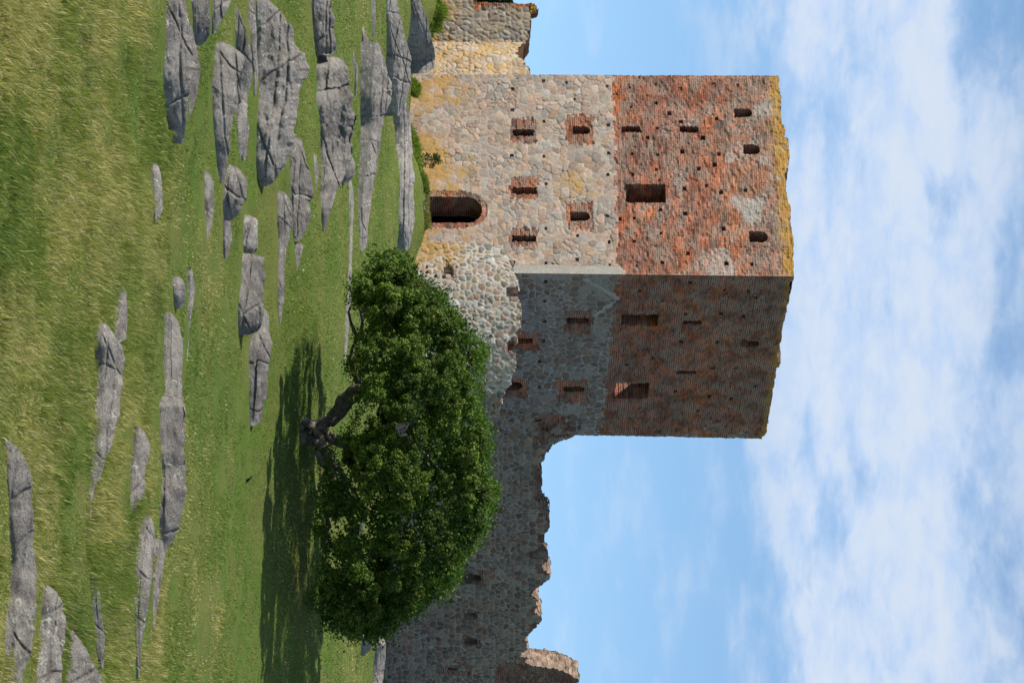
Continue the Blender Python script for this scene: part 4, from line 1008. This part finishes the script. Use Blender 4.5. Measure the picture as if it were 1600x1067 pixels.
BR = [
 ([tp(648, 522, -.1), tp(630, 532, -.3), tp(612, 548, -.4), tp(604, 562, -.5)], [8, 7, 6, 5]),
 ([tp(613, 564, .3), tp(600, 562), tp(585, 554, -.2), tp(570, 550, -.4), tp(560, 546, -.6), tp(538, 552, -.8)], [7, 5, 4, 3.6, 3, 2]),
 ([tp(538, 556, -.8), tp(528, 558, -.9), tp(515, 553, -1), tp(500, 546, -1.1), tp(488, 545, -1.2), tp(478, 549, -1.3)], [3, 3, 2.6, 2.2, 1.8, 1]),
 ([tp(590, 560, .2), tp(570, 568), tp(550, 562), tp(535, 557), tp(520, 564), tp(500, 566), tp(485, 562), tp(474, 560)], [5, 4, 4, 3.4, 3, 2.6, 2, 1.2]),
 ([tp(612, 566, .3), tp(606, 590, .4), tp(602, 612, .5), tp(608, 630, .7), tp(600, 660, .9)], [6, 5, 5, 3.5, 2.5]),
 ([tp(700, 503, -.3), tp(712, 500, -.5), tp(725, 503, -.7), tp(735, 512, -.8), tp(748, 517, -.9), tp(765, 520, -1)], [6, 5, 4.6, 4, 3, 2]),
 ([tp(738, 512, -.8), tp(748, 505, -1), tp(758, 500, -1.1), tp(768, 498, -1.1)], [4, 3.2, 2.6, 1.6]),
 ([tp(710, 512, -.4), tp(722, 520, -.5), tp(735, 530, -.5), tp(755, 545, -.5), tp(780, 560, -.5)], [6, 5, 4, 3, 2]),
 ([tp(770, 520, -.8), tp(790, 517, -.9), tp(805, 512, -1), tp(822, 515, -1), tp(835, 510, -1), tp(850, 508, -1), tp(866, 510, -1), tp(880, 505, -1), tp(892, 503, -1)], [3.4, 3.4, 3, 3, 2.8, 2.6, 2.4, 2, 1]),
 ([tp(740, 530, .2), tp(780, 545, .4), tp(820, 555, .5), tp(870, 560, .5), tp(920, 556, .4), tp(960, 552, .3)], [5, 4.4, 4, 3, 2.4, 1.4]),
 ([tp(700, 560, .5), tp(735, 600, .8), tp(770, 640, 1), tp(800, 680, 1)], [5, 4, 3, 2]),
 ([tp(720, 600, -1.9), tp(700, 640, -2.1), tp(716, 670, -2.0), tp(740, 690, -2.0)], [3, 2.6, 2.2, 1.6]),
 ([tp(608, 600, .2), tp(570, 620, .3), tp(530, 650, .3), tp(500, 680, .3)], [4, 3, 2.4, 1.5]),
 ([tp(702, 500, -.4), tp(698, 510, -.6), tp(690, 522, -.7), tp(676, 516, -.7)], [2.4, 2, 1.6, .8]),
 ([tp(490, 566, -.6), tp(468, 580, -.5), tp(450, 582, -.4), tp(430, 590, -.4)], [2.4, 2, 1.5, 1]),
 ([tp(720, 514, -.5), tp(738, 520, -1.2), tp(760, 528, -1.9), tp(790, 540, -2.4)], [4.6, 3.8, 3, 2]),
]
for pts, r in BR:
    b = tube([(pts, [px(q) for q in r])], "branch", M_BARK, sides=7, knob=.16, seed=int(r[0] * 10 + pts[0].x * 10)); child(b, tree)

def build_crown():
    rng = np.random.default_rng(42)
    top = np.array([(395,612),(405,640),(425,655),(445,672),(465,700),(490,722),(515,742),(545,750),(590,755),(640,764),(700,770),(760,768),(800,762),(830,752),(855,742),(880,718),(905,700),(935,672),(965,628),(985,600),(1000,584)], float)
    bot = np.array([(395,592),(420,588),(445,572),(470,572),(500,574),(530,570),(560,566),(600,556),(630,556),(660,556),(690,540),(720,528),(760,522),(800,515),(830,512),(860,520),(900,505),(930,504),(960,508),(985,512),(1000,572)], float)
    top = np.array([(u, v + (vn(np.array([u * .022]), np.array([3.]), 4)[0] - .5) * 34 * (400 < u < 990)) for u in np.linspace(395, 1000, 60) for v in [np.interp(u, top[:, 0], top[:, 1]) - 3]])
    bot = np.array([(u, v + (vn(np.array([u * .03]), np.array([8.]), 5)[0] - .5) * 30 * (400 < u < 990)) for u in np.linspace(395, 1000, 60) for v in [np.interp(u, bot[:, 0], bot[:, 1]) - 7]])
    lobes = []
    # lobes: mostly on the outer skin of a flattened dome
    tries = 0
    while len(lobes) < 235 and tries < 20000:
        tries += 1
        u = rng.uniform(400, 996); vt = np.interp(u, top[:, 0], top[:, 1]); vb = np.interp(u, bot[:, 0], bot[:, 1])
        q = rng.random() ** .75; v = vb + (vt - vb) * q
        half = 4.6 * math.sqrt(max(0.02, 1 - ((u - 700) / 315) ** 2)) * math.sqrt(max(.04, 1 - (max(0, q - .25) / .78) ** 2))
        side = rng.choice([-1, 1], p=[.68, .32]) * rng.uniform(.65, 1.0)
        if rng.random() < .22: side *= .4
        r = rng.uniform(13, 27)
        r = min(r, (vt - vb) * .30 + 2); r = max(r, 7)
        v = min(max(v, vb + r * .75), vt - r * .85); u2 = min(max(u, 400 + r * .8), 996 - r * .9)
        c = tp(u2, v, half * side - .9); rr = px(r)
        if abs(fbm(np.array([u2 * .017]), np.array([v * .026 + side]), 404, 2)[0] - .5) < .05: continue
        if any((c - l[0]).length < (rr + l[1]) * .54 for l in lobes): continue
        lobes.append((c, rr, rng.uniform(.5, 1.15), rng.random()))
    V, C = [], []
    per = 1350
    for c, r, b, hue in lobes:
        n = int(per * (r / px(20)) ** 2) + 60
        # sub clumps
        k = 16; dd = rng.normal(size=(k, 3)); dd /= np.linalg.norm(dd, axis=1)[:, None]; dd[:, 2] = dd[:, 2] * .85 + .12
        sub = np.array(c) + dd * r * rng.uniform(.45, .92, (k, 1)); kk = rng.integers(0, k, n)
        e = rng.normal(size=(n, 3)); e /= np.linalg.norm(e, axis=1)[:, None]
        pos = sub[kk] + e * (r * .36) * rng.random((n, 1)) ** .45
        nrm = e * .6 + rng.normal(size=(n, 3)) * .5 + np.array((-.1, -.1, .55)); nrm /= np.linalg.norm(nrm, axis=1)[:, None]
        t = np.cross(nrm, rng.normal(size=(n, 3))); t /= np.linalg.norm(t, axis=1)[:, None]; w = np.cross(nrm, t)
        s = rng.uniform(.015, .031, n)[:, None]
        V.append(np.stack([pos - t * s * 1.25, pos + w * s * .8, pos + t * s * 1.25, pos - w * s * .8], 1).reshape(-1, 3))
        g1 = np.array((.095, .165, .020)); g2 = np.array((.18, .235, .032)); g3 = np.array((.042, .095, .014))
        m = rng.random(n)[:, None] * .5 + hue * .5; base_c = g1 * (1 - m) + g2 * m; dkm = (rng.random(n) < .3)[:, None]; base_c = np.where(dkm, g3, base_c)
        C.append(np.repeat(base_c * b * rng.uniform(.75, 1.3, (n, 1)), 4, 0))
    # inner foliage that closes the dome, darkened to paint in the crown's inner shade
    n = 0
    for i in range(130):
        u = rng.uniform(410, 985); vt = np.interp(u, top[:, 0], top[:, 1]) - 14; vb = np.interp(u, bot[:, 0], bot[:, 1]) + 10
        if vt - vb < 8: continue
        q = rng.random() ** .6; v = vb + (vt - vb) * q
        if abs(u - 640) < 22 and v < 600: continue
        half = 3.3 * math.sqrt(max(0.02, 1 - ((u - 700) / 315) ** 2)) * math.sqrt(max(.04, 1 - max(0, q - .25) ** 2))
        c = np.array(tp(u, v, rng.uniform(-.8, .8) * half - .9)); n = 300
        pos = c + rng.normal(size=(n, 3)) * .20
        nrm = rng.normal(size=(n, 3)); nrm /= np.linalg.norm(nrm, axis=1)[:, None]
        t = np.cross(nrm, rng.normal(size=(n, 3))); t /= np.linalg.norm(t, axis=1)[:, None]; w = np.cross(nrm, t); s = rng.uniform(.028, .048, n)[:, None]
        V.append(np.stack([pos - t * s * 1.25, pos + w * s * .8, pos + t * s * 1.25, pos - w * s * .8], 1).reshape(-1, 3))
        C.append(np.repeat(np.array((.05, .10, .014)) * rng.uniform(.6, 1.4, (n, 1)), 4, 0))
    # loose sprigs along the outline
    for i in range(420):
        u = rng.uniform(398, 1000); vt = np.interp(u, top[:, 0], top[:, 1]); vb = np.interp(u, bot[:, 0], bot[:, 1])
        v = (vt + rng.uniform(-9, 7)) if rng.random() < .6 else vb + rng.uniform(-10, 10)
        c = np.array(tp(u, v, rng.uniform(-2.2, 1.6))); n = rng.integers(20, 75)
        pos = c + rng.normal(size=(n, 3)) * np.array((.09, .1, .07))
        nrm = rng.normal(size=(n, 3)) + np.array((0, 0, .6)); nrm /= np.linalg.norm(nrm, axis=1)[:, None]
        t = np.cross(nrm, rng.normal(size=(n, 3))); t /= np.linalg.norm(t, axis=1)[:, None]; w = np.cross(nrm, t); s = rng.uniform(.016, .032, n)[:, None]
        V.append(np.stack([pos - t * s * 1.25, pos + w * s * .8, pos + t * s * 1.25, pos - w * s * .8], 1).reshape(-1, 3))
        C.append(np.repeat(np.array((.08, .15, .015)) * rng.uniform(.6, 1.4, (n, 1)), 4, 0))
    V = np.concatenate(V); C = np.concatenate(C); Q = np.arange(len(V)).reshape(-1, 4)
    o = raw_mesh("crown", V, Q, M_LEAF, {'Col': ('FLOAT_COLOR', C)}, smooth=False); child(o, tree)
    print("leaves", len(Q), "lobes", len(lobes))
build_crown()

# ------------------------------------------------------------------ shrubs and small plants at the foot of the walls
def bush(name, label, cat, c, rx, ry, h, n, g, leaf=.03, seed=0, group=None, stems=5, blade=False):
    rng = np.random.default_rng(seed); root = empty(name, c); tag(root, label, cat, group)
    k = 22; dd = rng.normal(size=(k, 3)); dd /= np.linalg.norm(dd, axis=1)[:, None]
    cen = np.stack([dd[:, 0] * rx * .75, dd[:, 1] * ry * .7, h * .5 + dd[:, 2] * h * .36], 1)
    kk = rng.integers(0, k, n); e = rng.normal(size=(n, 3)); e /= np.linalg.norm(e, axis=1)[:, None]
    pos = np.array(c) + cen[kk] + e * min(rx, h) * .33 * rng.random((n, 1)) ** .4
    pos[:, 2] = np.maximum(pos[:, 2], c[2])
    nrm = rng.normal(size=(n, 3)) + np.array((0, -.2, .5)); nrm /= np.linalg.norm(nrm, axis=1)[:, None]
    t = np.cross(nrm, rng.normal(size=(n, 3))); t /= np.linalg.norm(t, axis=1)[:, None]; w = np.cross(nrm, t); s = rng.uniform(.6, 1.2, n)[:, None] * leaf
    if blade:
        t = rng.normal(size=(n, 3)) * .4 + np.array((.25, 0, 1)); w = np.cross(t, rng.normal(size=(n, 3))); w /= np.linalg.norm(w, axis=1)[:, None]; t = t * 2.6; w = w * .42
    V = np.stack([pos - t * s * 1.4, pos + w * s * .7, pos + t * s * 1.4, pos - w * s * .7], 1).reshape(-1, 3)
    C = np.repeat(np.array(g) * rng.uniform(.6, 1.4, (n, 1)), 4, 0)
    o = raw_mesh("foliage", V, np.arange(len(V)).reshape(-1, 4), M_LEAF, {'Col': ('FLOAT_COLOR', C)}, smooth=False); child(o, root)
    paths = []
    for i in range(stems):
        q = cen[rng.integers(0, k)]; paths.append(([Vector(c) - Vector((0, 0, .1)), Vector(c) + Vector(q) * .5, Vector(c) + Vector(q)], [.02, .013, .006]))
    st = tube(paths, "stem", M_BARK, sides=5, seed=seed); child(st, root)
    return root
def herbs(name, label, cat, c, rx, ry, h, n, g, seed=0, group=None):
    rng = np.random.default_rng(seed); root = empty(name, c); tag(root, label, cat, group)
    a = rng.uniform(0, 2 * math.pi, n); r = np.sqrt(rng.random(n)); x = c[0] + np.cos(a) * r * rx; y = c[1] + np.sin(a) * r * ry
    z = ground_z(x, y) - .02; hh = h * (1 - .75 * r ** 2) * rng.uniform(.35, 1.1, n) * np.clip(fbm(x * 3.2, y * 2, seed, 3) * 3.2 - .75, .12, 1.5); w = rng.uniform(.008, .026, n)
    lx = rng.normal(.18, .3, n) * hh; ly = rng.normal(-.05, .25, n) * hh; t0 = rng.uniform(.0, .55, n)
    B = np.stack([x + lx * t0, y + ly * t0, z + hh * t0], 1); Tt = np.stack([x + lx, y + ly, z + hh], 1); M = (B + Tt) / 2
    W_ = np.stack([w, rng.normal(0, 1, n) * w * .5, w * 0], 1)
    V = np.stack([B, M + W_, Tt, M - W_], 1).reshape(-1, 3)
    C = np.repeat(np.array(g) * rng.uniform(.55, 1.5, (n, 1)) * np.where(rng.random((n, 1)) < .15, np.array((1.6, 1.3, 1.6)), 1), 4, 0)
    child(raw_mesh("foliage", V, np.arange(len(V)).reshape(-1, 4), M_GRASS, {'Col': ('FLOAT_COLOR', C)}, smooth=False), root); return root
YG = (.20, .27, .045)
BUSH = [(135, 642, 9, 20, 133.6, "low green tuft at the left foot of the sunlit tower face", .3), (228, 638, 26, 24, 131.6, "long mound of bright green grass and herbs against the tower foot", 0),
        (262, 640, 26, 28, 131.0, "bright green herb mound beside the smaller doorstep shrub", 0), (290, 646, 15, 24, 130.4, "dark green shrub by the left side of the doorway", 1),
        (322, 650, 14, 22, 129.8, "yellow green plants growing below the doorway", 2), (345, 655, 10, 14, 129.9, "small plants at the right side of the doorway", 2)]
for i, (u, v, w, h, y, lab, kd_) in enumerate(BUSH):
    c = UP(u, v, y); c.z = float(ground_z(c.x, c.y)); zt = zof(v + h, y); hh = max(.35, zt - c.z)
    g = [YG, (.11, .17, .03), (.24, .24, .07)][int(kd_)]
    herbs("herb_clump", lab, "plant", c, w * 1.5 * y / F, .55, hh * .80, 5000, g, 200 + i, "plants at the foot of the tower")
sp = UP(252, 668, 132.1); sp_b = UP(250, 645, 132.1); sp_b.z = float(ground_z(sp_b.x, sp_b.y))
bush("sapling", "spindly dark sapling standing out against the sunlit stones", "sapling", sp_b, .38, .2, zof(692, 132.1) - sp_b.z, 700, (.05, .09, .03), .035, 260, None, 9)
for (u, v, w, h, lab) in ((20, 660, 60, 30, "bright green grass bank below the brown buttress"),):
    c = UP(u, v, 136.3); c.z = float(ground_z(c.x, c.y)); herbs("herb_bank", lab, "plant", c, w * 136 / F, .6, max(.4, zof(v + h, 136.3) - c.z) * 1.1, 14000, YG, 300)

# two stakes by the doorway path
for i, (u, v0, v1, lab) in enumerate(((292, 652, 656, "pale wooden stake lying beside the tower path, nearer the shrubs"), (310, 660, 663, "shorter pale wooden stake just below the doorway sill"))):
    y = 129.3; a = UP(u - 5, (v0 + v1) / 2, y); b = UP(u + 18, (v0 + v1) / 2 + 1, y)
    gz = float(ground_z(a.x, a.y)); 
    o = tube([([a, (a + b) / 2, b], [.035, .035, .03])], "wooden_stake", M_WOOD, sides=6, seed=i, knob=.05); tag(o, lab, "stake", "stakes by the doorway")
# the doorstep
def box(name, c, dx, dy, dz, mat, rot=0.0, bev=.02):
    import bmesh
    bm = bmesh.new(); bmesh.ops.create_cube(bm, size=1)
    for v in bm.verts: v.co = Vector((v.co.x * dx, v.co.y * dy, v.co.z * dz))
    bmesh.ops.bevel(bm, geom=bm.edges[:], offset=bev, segments=2, affect='EDGES')
    bmesh.ops.rotate(bm, verts=bm.verts, matrix=Matrix.Rotation(rot, 3, 'Z')); bmesh.ops.translate(bm, verts=bm.verts, vec=c)
    me = bpy.data.meshes.new(name); bm.to_mesh(me); bm.free(); me.materials.append(mat); o = bpy.data.objects.new(name, me); COL.objects.link(o); return o
sc_ = (DOOR[0] + DOOR[1]) / 2; p = C0 + d1 * sc_ + nA * .05
st = box("door_step", Vector((p[0], p[1], zof(671, 131.2) - .55)), 1.15, .5, 1.1, M_ROCK, math.atan2(d1[1], d1[0]) + math.pi)
child(st, tower)

# ------------------------------------------------------------------ the black bird
def build_bird():
    import bmesh
    g = ground_hit(748, 386)
    y = g.y; base = g
    root = empty("bird", base); tag(root, "small black bird standing on the lawn below the tree shadow", "bird")
    s = px(1) * y / TY   # metres per photo pixel here
    prof = [(-8.5, .8, .5), (-6.5, 1.2, 1.1), (-4, 2.6, 2.3), (-1, 4.6, 3.0), (1.5, 6.0, 2.9), (3.2, 7.4, 2.1), (4.4, 8.9, 1.7), (5.4, 9.4, 1.45), (6.2, 9.1, .7), (8.0, 8.6, .12)]
    V, Q = [], []; n = 12
    for i, (x, z, r) in enumerate(prof):
        # the bird faces left in the upright picture
        for k in range(n):
            a = 2 * math.pi * k / n
            fl = 1.0 if i > 1 else 1.6
            V.append(base + Vector((-(x) * s * .7 - math.cos(a) * r * s * .3, math.sin(a) * r * s * 1.2 * fl, (z - .4) * s + math.cos(a) * r * s * 1.35)))
    for i in range(len(prof) - 1):
        for k in range(n): Q.append((i * n + k, i * n + (k + 1) % n, (i + 1) * n + (k + 1) % n, (i + 1) * n + k))
    o = raw_mesh("body", [tuple(v) for v in V], Q, M_BIRD); child(o, root)
    for sgn in (-1, 1):
        a = base + Vector((0, sgn * .02, 4 * s)); b = base + Vector((.005, sgn * .02, 0))
        l = tube([([a, (a + b) / 2, b], [.006, .004, .004])], "leg", M_BIRD, sides=5); child(l, root)
        wp = [base + Vector((-3.2 * s * .7, sgn * 2.1 * s, 7.2 * s)), base + Vector((0, sgn * 2.6 * s, 5.0 * s)), base + Vector((5 * s * .8, sgn * 1.5 * s, 2.6 * s))]
        wg = tube([(wp, [1.0 * s, 1.5 * s, .4 * s])], "wing", M_BIRD, sides=8, knob=.02); child(wg, root)
build_bird()

# ------------------------------------------------------------------ dark trees behind the buttress
def far_tree(label, c, w, h, seed):
    rng = np.random.default_rng(seed); root = empty("far_tree", c); tag(root, label, "tree", "trees behind the ruin")
    n = 16000; k = 40
    cen = np.stack([rng.uniform(-w, w, k), rng.uniform(-w * .5, w * .5, k), h * rng.uniform(.25, .9, k)], 1)
    kk = rng.integers(0, k, n); e = rng.normal(size=(n, 3)); e /= np.linalg.norm(e, axis=1)[:, None]
    pos = np.array(c) + cen[kk] + e * w * .35
    t = rng.normal(size=(n, 3)); t /= np.linalg.norm(t, axis=1)[:, None]; q = np.cross(t, rng.normal(size=(n, 3))); q /= np.linalg.norm(q, axis=1)[:, None]; s = .11
    V = np.stack([pos - t * s, pos + q * s, pos + t * s, pos - q * s], 1).reshape(-1, 3)
    C = np.repeat(np.array((.022, .05, .018)) * rng.uniform(.6, 1.4, (n, 1)), 4, 0)
    child(raw_mesh("crown", V, np.arange(len(V)).reshape(-1, 4), M_LEAF, {'Col': ('FLOAT_COLOR', C)}, smooth=False), root)
    child(tube([([Vector(c) - Vector((0, 0, .5)), Vector(c) + Vector((.1, 0, h * .4)), Vector(c) + Vector((0, 0, h * .75))], [.35, .25, .1])], "trunk", M_BARK, sides=8), root)
c = UP(-22, 640, 172); c.z = float(ground_z(c.x, c.y)); far_tree("dark green tree showing behind the edge of the brown buttress", c, 1.4, zof(800, 172) - c.z, 5)
print("scene built")
